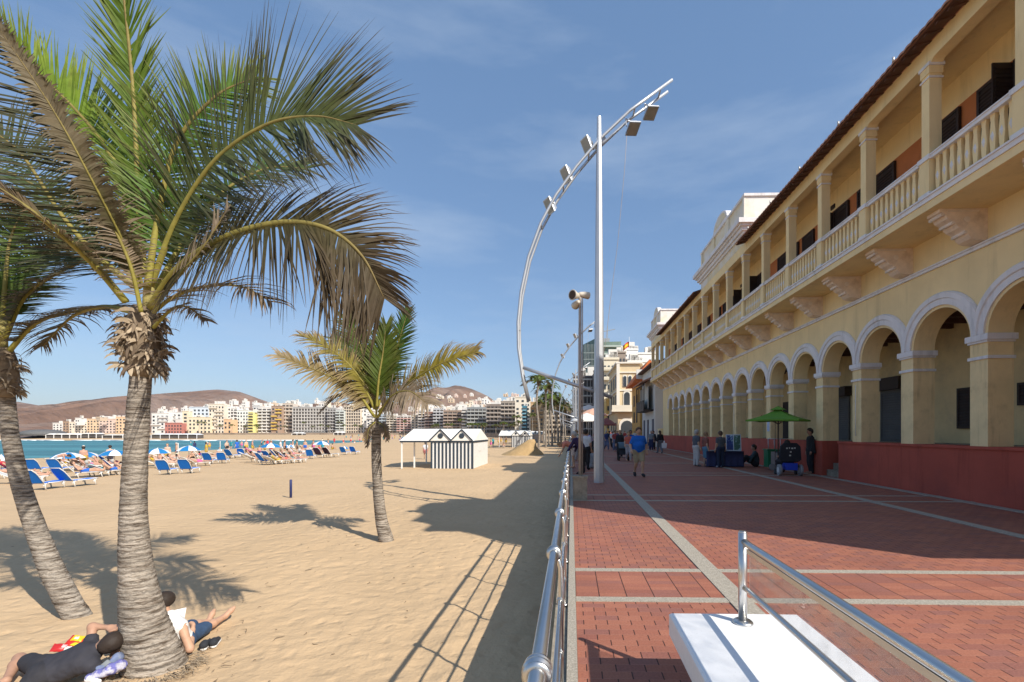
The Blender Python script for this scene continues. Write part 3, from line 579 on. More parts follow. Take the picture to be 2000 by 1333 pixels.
# --- the big palm
d = 5.63; base = G(300, 1308, ZS); base = Vector((base.x, base.y, ZS-.1))
tp = PX(d, (303, 1330, 0), (300, 1290, 0), (281, 1215, 0), (266, 1110, 0), (261, 1000, 0), (266, 870, 0), (273, 760, 0), (280, 690, 0), (288, 610, 0))
cw = P(291, 590, d)
toC = (0, -1, .25)
fr = [
 dict(pts=PX(d, (294, 560, 0), (345, 430, -.15), (420, 315, -.35), (520, 245, -.5), (615, 228, -.6), (695, 244, -.65)), N=(.1, -1, .35), L=1.05, n=150, c0=(.085, .105, .032), c1=(.105, .09, .058), droop=.10, sides=(1.08, 1.25), w=.030, fold=.05),
 dict(pts=PX(d, (296, 600, -.1), (345, 530, -.4), (430, 470, -.7), (540, 437, -.85), (635, 446, -.9), (705, 498, -.9), (750, 582, -.85)), N=(-.1, -.85, .5), L=.95, n=190, c0=(.075, .065, .024), c1=(.10, .072, .042), droop=.40, sides=(.72, 1.28), w=.030, r0=.05, ragged=.22, deadline=.4),
 dict(pts=PX(d, (282, 540, .1), (271, 400, .15), (262, 200, .2), (246, 30, .2), (228, -120, .1)), N=(.25, -1, 0), L=.62, n=120, c0=(.10, .165, .018), c1=(.15, .18, .03), droop=.02, sides=(1.0, 1.0), w=.040, ang=40),
 dict(pts=PX(d, (276, 540, .3), (262, 400, .5), (210, 294, .6), (152, 220, .7), (63, 131, .75), (-40, 10, .75)), N=(.5, -.8, .35), L=.95, n=125, c0=(.14, .22, .018), c1=(.19, .23, .035), droop=.04, sides=(.35, 1), w=.040, ang=46),
 dict(pts=PX(d, (275, 560, -.1), (252, 488, -.3), (180, 345, -.7), (105, 210, -.9), (0, 52, -1.1), (-50, 0, -1.1)), N=(.35, -.9, .3), L=1.15, n=120, c0=(.06, .065, .03), c1=(.10, .08, .05), droop=.16, w=.022, ragged=.25, deadline=.5, sides=(1.0, .10), ang=80),
 dict(pts=PX(d, (272, 565, -.15), (249, 490, -.35), (177, 347, -.75), (102, 212, -.95), (-3, 54, -1.15)), N=(.2, -.9, .3), L=.20, n=120, c0=(.12, .115, .045), c1=(.19, .155, .095), droop=1.1, w=.045, ragged=.3, deadline=.1, sides=(1, 1), r0=.012),
 dict(pts=PX(d, (246, 590, -.2), (190, 525, -.5), (110, 450, -.9), (0, 370, -1.2), (-90, 330, -1.4)), N=(.3, -.2, .9), L=.50, n=80, c0=(.12, .12, .05), c1=(.17, .12, .07), droop=.6, w=.034, r0=.035, ragged=.4, deadline=.2),
 dict(pts=PX(d, (272, 560, .1), (200, 470, .6), (110, 390, 1.1), (0, 330, 1.5), (-120, 300, 1.7)), N=(.2, -.5, .8), L=.95, n=95, c0=(.06, .09, .03), c1=(.12, .10, .06), droop=.22, w=.032),
 dict(pts=PX(d, (262, 560, 0), (190, 500, .1), (120, 420, .2), (40, 300, .2), (-40, 240, .1)), N=(.4, -.8, .4), L=.9, n=90, c0=(.06, .08, .03), c1=(.10, .09, .06), droop=.3, w=.028, ragged=.3),
 dict(pts=PX(d, (300, 575, .3), (360, 470, .6), (430, 380, .9), (520, 330, 1.1), (600, 330, 1.2)), N=(0, -.8, .55), L=.8, n=90, c0=(.07, .12, .03), c1=(.13, .12, .07), droop=.25, w=.032),
 dict(pts=PX(d, (288, 560, -.1), (310, 420, -.1), (345, 280, -.1), (420, 190, -.1), (500, 150, 0)), N=(.5, -.9, .1), L=.75, n=85, c0=(.10, .19, .03), c1=(.20, .22, .06), droop=.1, w=.032, sides=(.75, .8)),
 dict(pts=PX(d, (300, 610, -.15), (340, 580, -.4), (400, 560, -.6), (470, 560, -.7), (530, 590, -.75)), N=(0, -.4, .9), L=.5, n=50, c0=TAN, c1=(.22, .16, .1), droop=.8, w=.03, ragged=.5, r0=.02),
 dict(pts=PX(d, (300, 640, -.1), (335, 605, -.25), (365, 600, -.3), (405, 628, -.35)), N=(0, -.4, .9), L=.22, n=30, c0=TAN, c1=TAN, droop=.8, w=.026, ragged=.3, r0=.018),
 dict(pts=PX(d, (276, 610, -.2), (255, 520, -.35), (215, 430, -.5), (180, 370, -.6)), N=(.5, -.7, .3), L=.34, n=42, c0=TAN, c1=(.24, .18, .12), droop=1.0, w=.020, ragged=.4, r0=.02),
 dict(pts=PX(d, (300, 600, -.3), (345, 545, -.6), (400, 480, -.8), (450, 400, -.85)), N=(-.3, -.7, .3), L=.34, n=42, c0=TAN, c1=(.30, .23, .16), droop=1.0, w=.020, ragged=.4, r0=.02, sides=(1, .6)),
 dict(pts=PX(d, (262, 610, .2), (200, 600, .5), (140, 620, .8), (80, 680, 1.0)), N=(0, -.3, .9), L=.5, n=60, c0=(.12, .10, .05), c1=DRY, droop=.7, w=.03, ragged=.3),
]
palm('tallest leaning coconut palm, its thick ringed trunk standing between two resting men', base, tp, [.35, .305, .228, .165, .132, .115, .106, .102, .10], cw, fr, (P(278, 668, d), .215, .85, 360), rings=80, seed=1)
s = MB(); random.seed(6); bb_ = G(300, 1308, ZS)
for i in range(150):
    a = random.uniform(-2.6, .9); r_ = .33+random.random()*.12; x, y = bb_.x+math.cos(a)*r_, bb_.y+math.sin(a)*r_*.95; l = random.uniform(.04, .2); z = ZS+random.uniform(0, .07)
    s.tube([(x, y, z), (x+math.cos(a+random.uniform(-.8, .8))*l*.5, y+math.sin(a)*l*.5, z+random.uniform(0, .02)), (x+math.cos(a)*l, y+math.sin(a+random.uniform(-.8, .8))*l, ZS+.01)], [.005, .004, .001], 4)
stuff(tag(s.build('root_fringe', M('dry_root', (.30, .24, .17), .9, var=.4, scale=20)), 'fringe of dry roots around the foot of the tallest palm', 'roots'))
s = MB(); random.seed(16)
for i in range(130):
    x, y = random.uniform(-7.5, -1.2), random.uniform(3.4, 13); 
    if i < 50: x, y = bb_.x+random.gauss(.2, .8), bb_.y+random.gauss(.1, .7)
    a = random.uniform(0, 6.3); l = random.uniform(.01, .05) if i % 4 else random.uniform(.04, .12); z = ZS+.018
    s.tube([(x, y, z), (x+math.cos(a)*l, y+math.sin(a)*l, z+.006), (x+math.cos(a+.4)*l*1.7, y+math.sin(a+.4)*l*1.7, z)], [.003, .005, .001], 4)
stuff(tag(s.build('beach_litter', M('dry_bits', (.16, .11, .07), .9, var=.4, scale=20)), 'small dry twigs and leaf bits scattered over the sand', 'litter'))
# --- the palm cut by the frame at the left
d = 7.1; b = G(146, 1206, ZS); base = Vector((b.x, b.y, ZS-.1))
tp = PX(d, (165, 1222, 0), (146, 1196, 0), (105, 1120, .05), (72, 1040, .1), (42, 950, .1), (22, 860, .1), (14, 790, .1), (10, 700, .1))
cw = P(6, 660, d)
fr = [
 dict(pts=PX(d, (10, 660, 0), (50, 578, -.1), (120, 530, -.2), (210, 495, -.2)), N=(0, -.5, .8), L=.6, n=70, c0=(.10, .09, .04), c1=DRY, droop=.6, w=.034),
 dict(pts=PX(d, (14, 690, 0), (70, 632, -.1), (140, 610, -.2), (220, 604, -.25)), N=(0, -.4, .9), L=.55, n=70, c0=(.10, .09, .05), c1=DRY, droop=.6, w=.032),
 dict(pts=PX(d, (4, 650, 0), (10, 560, 0), (20, 470, .1), (50, 400, .1)), N=(.6, -.8, 0), L=.6, n=70, c0=GREEN, c1=OLIVE, droop=.12),
 dict(pts=PX(d, (0, 640, 0), (-25, 540, 0), (-50, 440, .1), (-70, 360, .1)), N=(.4, -.9, 0), L=.6, n=70, c0=(.09, .19, .02), c1=OLIVE, droop=.1),
 dict(pts=PX(d, (6, 650, .2), (35, 560, .4), (80, 500, .7), (130, 470, .9)), N=(.3, -.8, .3), L=.6, n=70, c0=GREEN, c1=DRY, droop=.25),
 dict(pts=PX(d, (0, 655, -.1), (-60, 600, -.4), (-120, 580, -.8), (-200, 620, -1.1)), N=(0, -.2, 1), L=.6, n=60, c0=OLIVE, c1=DRY, droop=.5),
 dict(pts=PX(d, (0, 655, 0), (-80, 560, .1), (-170, 520, .2), (-260, 560, .2)), N=(0, -.2, 1), L=.6, n=60, c0=GREEN, c1=DRY, droop=.4),
 dict(pts=PX(d, (0, 655, .2), (-40, 570, .8), (-70, 560, 1.3), (-90, 600, 1.8)), N=(0, -.2, 1), L=.6, n=60, c0=GREEN, c1=DRY, droop=.4),
]
palm('curved coconut palm with a bent trunk, half of its crown out of view', base, tp, [.15, .155, .142, .124, .108, .10, .096, .094], cw, fr, (P(10, 728, d), .18, .75, 220), rings=60, seed=2)
# --- the young palm in the middle
d = 12.14; b = G(755, 1055, ZS); base = Vector((b.x, b.y, ZS-.1))
tp = PX(d, (757, 1066, 0), (753, 1050, 0), (744, 1010, 0), (738, 950, 0), (735, 890, 0), (735, 830, 0))
cw = P(735, 812, d)
LD = dict(w=.05)
DENS[:] = [1.4, 1.2, .8]
fr = [
 dict(pts=PX(d, (732, 800, 0), (700, 735, -.2), (650, 685, -.5), (588, 655, -.7)), N=(.3, -.5, .8), L=.62, n=75, c0=(.24, .20, .04), c1=(.34, .25, .15), droop=.55, ragged=.3, **LD),
 dict(pts=PX(d, (730, 812, 0), (690, 760, -.3), (620, 725, -.8), (543, 694, -1.0)), N=(.2, -.8, .55), L=.56, n=75, c0=(.24, .18, .07), c1=(.40, .32, .22), droop=.6, ragged=.4, **LD),
 dict(pts=PX(d, (733, 795, .1), (718, 730, .2), (700, 665, .3), (676, 620, .3)), N=(.3, -1, .1), L=.62, n=85, c0=(.08, .14, .018), c1=(.11, .13, .035), droop=.06, ang=60, **LD),
 dict(pts=PX(d, (736, 795, -.1), (740, 740, -.2), (748, 690, -.2), (754, 636, -.2)), N=(0, -1, .1), L=.62, n=95, c0=(.085, .13, .018), c1=(.12, .13, .03), droop=.08, ang=52, **LD),
 dict(pts=PX(d, (738, 795, 0), (758, 735, 0), (778, 670, 0), (798, 604, 0)), N=(-.2, -1, .1), L=.52, n=75, c0=(.06, .14, .022), c1=(.10, .12, .04), droop=.10, **LD),
 dict(pts=PX(d, (740, 805, 0), (790, 755, -.4), (860, 712, -.9), (932, 687, -1.2)), N=(-.3, -.85, .45), L=.62, n=90, c0=(.30, .24, .03), c1=(.30, .22, .12), droop=.75, ragged=.3, **LD),
 dict(pts=PX(d, (738, 815, -.1), (765, 775, -.5), (800, 765, -.9), (835, 790, -1.2)), N=(0, -.8, .6), L=.75, n=70, c0=TAN, c1=(.36, .29, .21), droop=.9, ragged=.4, **LD),
 dict(pts=PX(d, (732, 815, 0), (700, 775, .3), (665, 770, .6), (630, 800, .8)), N=(0, -.4, .9), L=.55, n=55, c0=DRY, c1=TAN, droop=.8, ragged=.4, **LD),
 dict(pts=PX(d, (736, 800, .2), (730, 745, .6), (740, 700, 1.0), (750, 680, 1.4)), N=(0, -.6, .5), L=.6, n=55, c0=(.06, .12, .022), c1=OLIVE, droop=.2, **LD),
 dict(pts=PX(d, (735, 800, .2), (700, 740, .5), (690, 690, .9), (650, 660, 1.2)), N=(0, -.6, .5), L=.6, n=55, c0=(.07, .13, .03), c1=OLIVE, droop=.2, **LD),
 dict(pts=PX(d, (738, 825, -.1), (750, 835, -.2), (756, 860, -.25)), N=(0, -.4, .9), L=.15, n=20, c0=TAN, c1=TAN, droop=.9, r0=.012, **LD),
 dict(pts=PX(d, (732, 825, -.1), (720, 840, -.2), (716, 872, -.25)), N=(0, -.4, .9), L=.15, n=20, c0=DRY, c1=TAN, droop=.9, r0=.012, **LD),
]
palm('small coconut palm with yellowing fronds growing alone on the open sand', base, tp, [.19, .185, .145, .125, .118, .115], cw, fr, (P(735, 838, d), .095, .55, 100), rings=44, seed=3)
DENS[:] = [1, 1, 1]
# --- distant palms: one built, the others copies
def far_palm(h, seed, nf=15, name='palm_tree', col=GREEN, spread=1.0):
    T = thing(name, 'x x x x', 'palm tree'); random.seed(seed)
    s = MB(); trunk(s, [(0, 0, -.4), (.06*h/8, 0, h*.3), (-.03*h, 0, h*.7), (0, 0, h)], [.2, .17, .14, .15], rings=14, n=7, seed=seed); s.build('trunk', TRUNK, T)
    s = MB(); s.c = []; sheath(s, (0, 0, h), .32, .8, 16, seed); s.build('leaf_sheath', FIB, T)
    for i in range(nf):
        a = i*2.4+random.random()*.4; e = random.uniform(-.25, 1.25)-.1; l = random.uniform(2.1, 2.9)*spread; o = Vector((math.cos(a), math.sin(a), 0)); z = Vector((0, 0, h+.1))
        pts = [z, z+o*l*.35*math.cos(e*.7)+Vector((0, 0, l*.35*math.sin(e)+.25)), z+o*l*.75*math.cos(e*.8)+Vector((0, 0, l*.5*math.sin(e))), z+o*l*math.cos(e)+Vector((0, 0, l*.45*math.sin(e)-.5))]
        s = MB(); s.c = []; s.col = (1, 1, 1); dead = e < .05
        frond(s, pts, (-o.x*.3, -o.y*.3, 1), L=.75, n=24, c0=(.17, .13, .07) if dead else lerp(col, LIME, random.random()*.5), c1=DRY if dead else OLIVE, droop=.4, w=.11, seed=seed+i, seg=3, r0=.04)
        s.build('frond', [LEAF, LEAF], T)
    return T
# ================================================================ railing, lamp masts, bench
steel = M('polished_steel', (.62, .615, .60), .30, var=.05, scale=6, metal=1.0)
galv = M('galvanised_steel', (.50, .52, .55), .42, var=.08, scale=1.5, metal=.55, spec=.5)
galv2 = M('weathered_pole_paint', (.36, .31, .27), .6, var=.15, scale=3)
T = thing('steel_railing', 'polished steel handrail with collared posts along the sea wall top', 'railing', (-.1, 1.5, 0))
def fin(mb, nm, mats, T=T, o=(-.1, 1.5, 0)):
    q = mb.build(nm, mats, T); q.location = (-o[0], -o[1], -o[2]); return q
Y_END = 110
s = MB(); s.tube([(-.11, y, .88) for y in (-1.4, 5, 20, 60, Y_END)], .027, 20); fin(s, 'handrail', steel)
s = MB(); s.tube([(-.07, y, .58) for y in (-1.4, 5, 20, 60, Y_END)], .0145, 12); fin(s, 'middle_rail', steel)
s = MB(); s.tube([(-.07, y, .25) for y in (-1.4, 5, 20, 60, Y_END)], .0145, 12); fin(s, 'lower_rail', steel)
po = MB()
po.lathe([(.028, -.0), (.047, .0), (.047, .008), (.040, .012), (.040, .022), (.050, .027), (.050, .036), (.040, .041), (.040, .052), (.047, .056), (.047, .064), (.03, .066)], n=24)
po.v = [(x, z-.033, y) for x, y, z in po.v]; po.f = [f[::-1] for f in po.f]
co = po; first = None
pp = MB(); pp.tube([(.045, 0, -.88), (.045, 0, -.32), (.042, 0, -.10), (.030, 0, -.05), (.008, 0, -.03)], .016, 10); pp.lathe([(.032, -.875), (.032, -.865), (.02, -.855)], (.045, 0, 0), 12)
pp.tube([(.04, -.03, -.30), (.04, .03, -.30)], .024, 10); pp.tube([(.04, -.03, -.63), (.04, .03, -.63)], .024, 10)
for k in range(-1, 73):
    y = 1.50+1.475*k
    if first is None: first = (co.build('collar', steel, T), pp.build('post', steel, T)); a, b = first
    else:
        a, b = first[0].copy(), first[1].copy(); COL.objects.link(a); COL.objects.link(b)
    a.location = (-.11+.1, y-1.5, .88); b.location = (-.11+.1, y-1.5, .88)
# --- lamp mast with the double bow
def mast(label, loc, rz=0, group=None):
    T = thing('lamp_mast', label, 'lamp mast', loc, rz, group)
    s = MB(); n = 8; prof = [(.17, 0), (.165, 2.5), (.14, 6), (.10, 10), (.068, 11.9)]
    s.lathe([(r, z) for r, z in prof], n=8, sm=False); s.build('mast', galv, T)
    bow = [(565-0, 0)]
    pts2 = [(1031, 782), (1020, 735), (1012, 680), (1011, 630), (1017, 570), (1032, 500), (1056, 435), (1086, 380), (1126, 325), (1172, 272), (1230, 218), (1312, 160)]
    def loc_(u, v, dy): q = P(u, v, 15.25); return (q.x-MX.x, dy, q.z)
    MX = P(1170, 900, 15.25)
    s = MB(); s.tube([loc_(u, v, -.02) for u, v in pts2], .048, 10); s.build('front_bow_tube', galv, T)
    s = MB(); q2 = [(u, v) for u, v in pts2[:-1]]+[(1309, 162)]; s.tube([loc_(u, v, .46) for u, v in q2], .048, 10); s.build('rear_bow_tube', galv, T)
    s = MB(); a = loc_(1020, 716, .22); b = loc_(1197, 776, .22); s.tube([a, b], .06, 10)
    s.build('strut', galv, T)
    s = MB()
    for u, v in ((1020, 735), (1011, 640), (1056, 435), (1100, 360), (1150, 298), (1172, 272), (1240, 210), (1290, 175)): s.tube([loc_(u, v, -.02), loc_(u, v, .46)], .03, 6)
    s.tube([loc_(1162, 281, .2), loc_(1182, 263, .2)], .09, 8)
    s.build('cross_bar', galv, T)
    s = MB(); s.tube([loc_(1226, 250, .2), loc_(1221, 330, .25), loc_(1208, 470, .3), loc_(1194, 580, .3), loc_(1186, 650, .3), loc_(1176, 720, .15)], .007, 4); s.build('cable', galv2, T)
    for (u, v, ax) in ((1074, 395, -1), (1107, 334, -1.1), (1148, 276, -1), (1237, 243, 2), (1272, 213, 2.1)):
        c = Vector(loc_(u, v, .2)); s = MB()
        d = Vector((-.75, -.45, -.45)) if ax < 0 else Vector((.25, -.35, -1))       # the way each floodlight looks
        d.normalize(); up = Vector((0, 0, 1)) if ax < 0 else Vector((-.3, 1, 0)); x = d.cross(up).normalized(); y = x.cross(d).normalized()
        def fr_(w, h, t): return [c+x*sx*w+y*sy*h+d*t for sx, sy in ((-1, -1), (1, -1), (1, 1), (-1, 1))]
        s.hexa(fr_(.12, .15, -.13), fr_(.19, .23, .02)); s.hexa(fr_(.20, .24, .02), fr_(.20, .24, .07))
        fl = s.build('floodlight', galv, T)
        g = MB(); g.hexa(fr_(.165, .205, .071), fr_(.165, .205, .078)); g.build('lens', M('floodlight_glass', (.34, .31, .27), .12, spec=.8), fl)
        g = MB(); nb = min(((Vector(loc_(a, b, .2))-c).length, a, b) for a, b in [(pts2[i][0]+(pts2[i+1][0]-pts2[i][0])*k/8, pts2[i][1]+(pts2[i+1][1]-pts2[i][1])*k/8) for i in range(len(pts2)-1) for k in range(9)])
        e = Vector(loc_(nb[1], nb[2], .2)); g.bar(c-d*.05+x*.2, e, .03); g.bar(c-d*.05-x*.2, e, .03); g.build('bracket', galv, fl)
    return T
M0 = P(1170, 943, 15.25)
m0 = mast('tall silvery lamp mast with a bow of five floodlights, beside the railing', (M0.x, M0.y, 0), 0, 'bowed lamp masts')
lab = ['bowed lamp mast, second along the railing, behind the brown loudspeaker pole', 'bowed lamp mast, third along the railing, in front of the palms',
       'bowed lamp mast, fourth along the railing', 'bowed lamp mast, fifth along the railing', 'bowed lamp mast, sixth along the railing']
for i, l in enumerate(lab): dup(m0, (M0.x-.15-.05*i*i, M0.y+30.7*(i+1), 0), 0, l)
for i, (u, v, d, l) in enumerate([(1062, 846, 240, 'slim white bowed lamp over the far promenade, beside the tall blue-glass block'), (1018, 847, 260, 'slim white bowed lamp in front of the cream block'), (980, 848, 285, 'slim white bowed lamp in front of the grey-brown blocks'), (945, 848, 305, 'slim white bowed lamp in front of the glass-fronted block'), (912, 848, 330, 'slim white bowed lamp behind the striped hut roof'), (884, 848, 350, 'slim white bowed lamp before the brown flats'), (856, 848, 380, 'slim white bowed lamp before the white flats')]):
    p = P(u, v, d); dup(m0, (p.x, p.y, .4), .2, l)
# --- brown pole with loudspeaker on its concrete block
b = G(1133, 977, 0); b = P(1133, 977, 11.5)
T = thing('speaker_pole', 'slim brown pole with round loudspeakers standing in a concrete block', 'pole', (b.x, b.y, 0))
s = MB(); s.box(-.17, .17, -.17, .17, 0, .53); s.box(-.19, .19, -.19, .19, .53, .58); s.build('concrete_block', concrete, T)
s = MB(); s.tube([(0, 0, .58), (0, 0, 2.8), (0, 0, 5.05)], .038, 12); s.tube([(.06, 0, .58), (.06, 0, 5.0)], .012, 6); s.build('pole', galv2, T)
def horn(c, d, r):
    h = MB(); c = Vector(c); d = Vector(d).normalized(); h.tube([c-d*.16, c-d*.1, c, c+d*.13, c+d*.14], [.03, .06, .08, r, r*.96], 16)
    o = h.build('loudspeaker', M('beige_plastic', (.55, .50, .42), .5), T); k = MB(); k.tube([c+d*.141, c+d*.145], [r*.8, r*.78], 16); k.build('speaker_cone', M('dark_brown_mesh', (.07, .045, .03), .7), o)
horn((-.10, -.06, 4.98), (-.8, -.9, -.1), .13); horn((-.08, .02, 4.80), (-.3, .9, -.1), .10); horn((.09, .03, 5.02), (.9, .5, 0), .09)
# --- white bench slab with glass screen
white = M('white_terrazzo', (.86, .86, .86), .45, var=.03, scale=20, col2=(.76, .76, .75), mixs=70, lo=.55, hi=.75, spec=.4)
t = white.node_tree; N = t.nodes.new; b_ = t.nodes['Principled BSDF']; src_ = b_.inputs['Base Color'].links[0].from_socket; ge_ = N('ShaderNodeNewGeometry')
n_ = N('ShaderNodeTexNoise'); n_.inputs['Scale'].default_value = 14; n_.inputs['Detail'].default_value = 10; n_.inputs['Roughness'].default_value = .75; t.links.new(ge_.outputs['Position'], n_.inputs[0])
r_ = N('ShaderNodeMapRange'); r_.inputs[1].default_value = .66; r_.inputs[2].default_value = .74; r_.inputs[3].default_value = 1; r_.inputs[4].default_value = .62; t.links.new(n_.outputs[0], r_.inputs[0])
s_ = N('ShaderNodeVectorMath'); s_.operation = 'SCALE'; t.links.new(src_, s_.inputs[0]); t.links.new(r_.outputs[0], s_.inputs['Scale']); t.links.new(s_.outputs[0], b_.inputs['Base Color'])
X0, X1, YB = .632, 1.453, 3.05
T = thing('white_bench', 'white stone slab bench standing on the red paving, carrying a glass screen', 'bench', ((X0+X1)/2, 2, 0))
def f2(mb, nm, mats, o=((X0+X1)/2, 2, 0)): q = mb.build(nm, mats, T); q.location = (-o[0], -o[1], -o[2]); return q
s = MB(); e = .012
s.hexa([(X0, -1, .34), (X1, -1, .34), (X1, YB, .34), (X0, YB, .34)], [(X0, -1, .468), (X1, -1, .468), (X1, YB, .468), (X0, YB, .468)])
s.hexa([(X0, -1, .468), (X1, -1, .468), (X1, YB, .468), (X0, YB, .468)], [(X0+e, -1+e, .48), (X1-e, -1+e, .48), (X1-e, YB-e, .48), (X0+e, YB-e, .48)])
f2(s, 'slab', white)
s = MB(); s.box(X0+.12, X1-.12, -.9, YB-.15, 0, .34); f2(s, 'plinth', white)
XR = 1.05; Zp = 2.9
T = thing('glass_screen', 'low glass screen between steel rails, fixed on the white bench', 'screen', (XR, Zp, .48))
o_ = (XR, Zp, .48)
s = MB(); s.tube([(XR, Zp, .49), (XR, Zp, 1.035)], .026, 20); s.tube([(XR, Zp, 1.035), (XR, Zp, 1.043)], [.026, .02], 20)
s.lathe([(.062, .48), (.062, .487), (.05, .497), (.028, .50)], (XR, Zp, 0), 24)
q = s.build('post', steel, T); q.location = -Vector(o_)
s = MB(); s.tube([(XR+.0, Zp-.0, .70), (XR+.012, Zp-.07, .697), (XR+.012, -1, .697)], .016, 14); q = s.build('lower_rail', steel, T); q.location = -Vector(o_)
s = MB(); s.tube([(XR+.0, Zp-.0, .985), (XR+.012, Zp-.07, .97), (XR+.012, -1, .97)], .021, 14); s.box(XR-.004, XR+.028, -1, Zp-.08, .925, .952); q = s.build('top_rail', steel, T); q.location = -Vector(o_)
gm = bpy.data.materials.new('screen_glass'); gm.use_nodes = True; t = gm.node_tree; t.nodes.clear(); N = t.nodes.new
gl = N('ShaderNodeBsdfGlossy'); gl.inputs['Roughness'].default_value = .03; tr = N('ShaderNodeBsdfTransparent'); tr.inputs[0].default_value = (.93, .93, .93, 1)
df = N('ShaderNodeBsdfDiffuse'); df.inputs[0].default_value = (.6, .55, .5, 1); fz = N('ShaderNodeFresnel'); fz.inputs[0].default_value = 1.5
tcn = N('ShaderNodeTexCoord'); nn = N('ShaderNodeTexNoise'); nn.inputs['Scale'].default_value = 9; nn.inputs['Detail'].default_value = 7; t.links.new(tcn.outputs['Object'], nn.inputs[0])
rr = N('ShaderNodeMapRange'); rr.inputs[1].default_value = .4; rr.inputs[2].default_value = .8; rr.inputs[3].default_value = .06; rr.inputs[4].default_value = .30; t.links.new(nn.outputs[0], rr.inputs[0])
m1 = N('ShaderNodeMixShader'); m2 = N('ShaderNodeMixShader'); out = N('ShaderNodeOutputMaterial')
t.links.new(rr.outputs[0], m1.inputs[0]); t.links.new(tr.outputs[0], m1.inputs[1]); t.links.new(df.outputs[0], m1.inputs[2])
gg = N('ShaderNodeNewGeometry'); mu = N('ShaderNodeMath'); mu.operation = 'SUBTRACT'; mu.use_clamp = True; t.links.new(fz.outputs[0], mu.inputs[0]); t.links.new(gg.outputs['Backfacing'], mu.inputs[1]); t.links.new(mu.outputs[0], m2.inputs[0]); t.links.new(m1.outputs[0], m2.inputs[1]); t.links.new(gl.outputs[0], m2.inputs[2]); t.links.new(m2.outputs[0], out.inputs[0])
s = MB(); s.box(XR+.008, XR+.016, -1, Zp-.085, .713, .925); q = s.build('glass_pane', gm, T); q.location = -Vector(o_)
# --- beach huts
wp = M('white_painted_wood', (.74, .73, .70), .7, var=.06, scale=4); nav = M('navy_painted_wood', (.035, .05, .07), .6, var=.1, scale=4); roofw = M('white_roof_sheet', (.80, .78, .72), .7, var=.06, scale=2)
def hut(label, loc, group):
    T = thing('beach_hut', label, 'beach hut', loc, 0, group)      # origin: front corner at the right; x to the left is negative
    w, dp, hw, hr = 3.25, 6.2, 2.1, 3.05; xl = -w-2.35
    s = MB(); s.box(-w, 0, .0, dp, 0, hw); s.build('wall', wp, T)
    s = MB(); n = 23; sw = w/n
    for i in range(0, n, 2): s.box(-w+i*sw, -w+(i+1)*sw, -.02, 0, .0, hw-.12)
    s.box(-.06, .02, -.025, .04, 0, hw); s.build('stripe_boards', nav, T)
    s = MB()
    for i in range(24): s.box(0, .012, .1+i*.255, .12+i*.255, 0.05, hw-.1)
    s.build('side_battens', M('grey_white_wood', (.55, .55, .54), .8), T)
    s = MB(); s.box(xl, .03, -.06, .02, hw-.1, hw+.02); s.box(.03, .06, -.06, dp, hw-.1, hw+.02); s.build('eave_board', nav, T)
    s = MB(); m = dp/2
    s.prism([(-.1, hw+.03), (m, hr), (dp+.1, hw+.03)], 'x', xl, 0)
    s.add([(0, -.1, hw+.03), (0, m, hr), (.06, dp+.1, hw+.03), (.10, -.1, hw+.03)], [(0, 3, 1), (3, 2, 1)])
    s.build('roof', roofw, T)
    for cx in (-w*.76, -w*.26):
        s = MB(); a = w*.245; s.hexa([(cx-a, -.10, hw+.03), (cx+a, -.10, hw+.03), (cx, -.10, hr-.12)], [(cx-a, m*.2, hw+.03), (cx+a, m*.2, hw+.03), (cx, m-.1, hr-.12)]); g = s.build('gable', roofw, T)
        s = MB()
        for sx in (-1, 1): s.bar((cx+sx*(a+.04), -.14, hw+.04), (cx, -.14, hr-.07), .08, .09)
        s.build('bargeboard', nav, g)
        s = MB(); s.tube([(cx, -.10, hw+.40), (cx, -.14, hw+.40)], .20, 20); s.tube([(cx, -.14, hw+.40), (cx, -.155, hw+.40)], .12, 16); wn_ = s.build('round_window', nav, g)
    for i, (px, py) in enumerate(((xl+.12, .05), (xl+.8, .9), (xl+.12, dp-.1))):
        s = MB(); s.box(px-.05, px+.05, py-.05, py+.05, 0, hw-.1); s.build('post', wp, T)
    s = MB(); s.box(.005, .03, 2.2, 3.0, 1.25, 1.75); s.build('notice_board', wp, T)
    return T
q = G(924, 916, ZS)
h0 = hut('striped navy and white beach hut with two gables and open porch, large and close', (q.x, q.y, ZS), 'striped beach huts')
dup(h0, (q.x-.1, q.y+49, ZS), 0, 'second beach hut, smaller behind the big striped one, beside the sand mound')
dup(h0, (q.x-.5, q.y+100, ZS), 0, 'third beach hut, tiny behind the second one')
# blue post in the sand
q = G(568, 973, ZS)
s = MB(); s.tube([(0, 0, -.2), (0, 0, .76), (0, 0, .78)], [.05, .05, .03], 12); o = s.build('marker_post', M('dark_blue_paint', (.02, .03, .12), .5)); o.location = (q.x, q.y, ZS); tag(o, 'short dark blue post standing alone in the open sand', 'post')
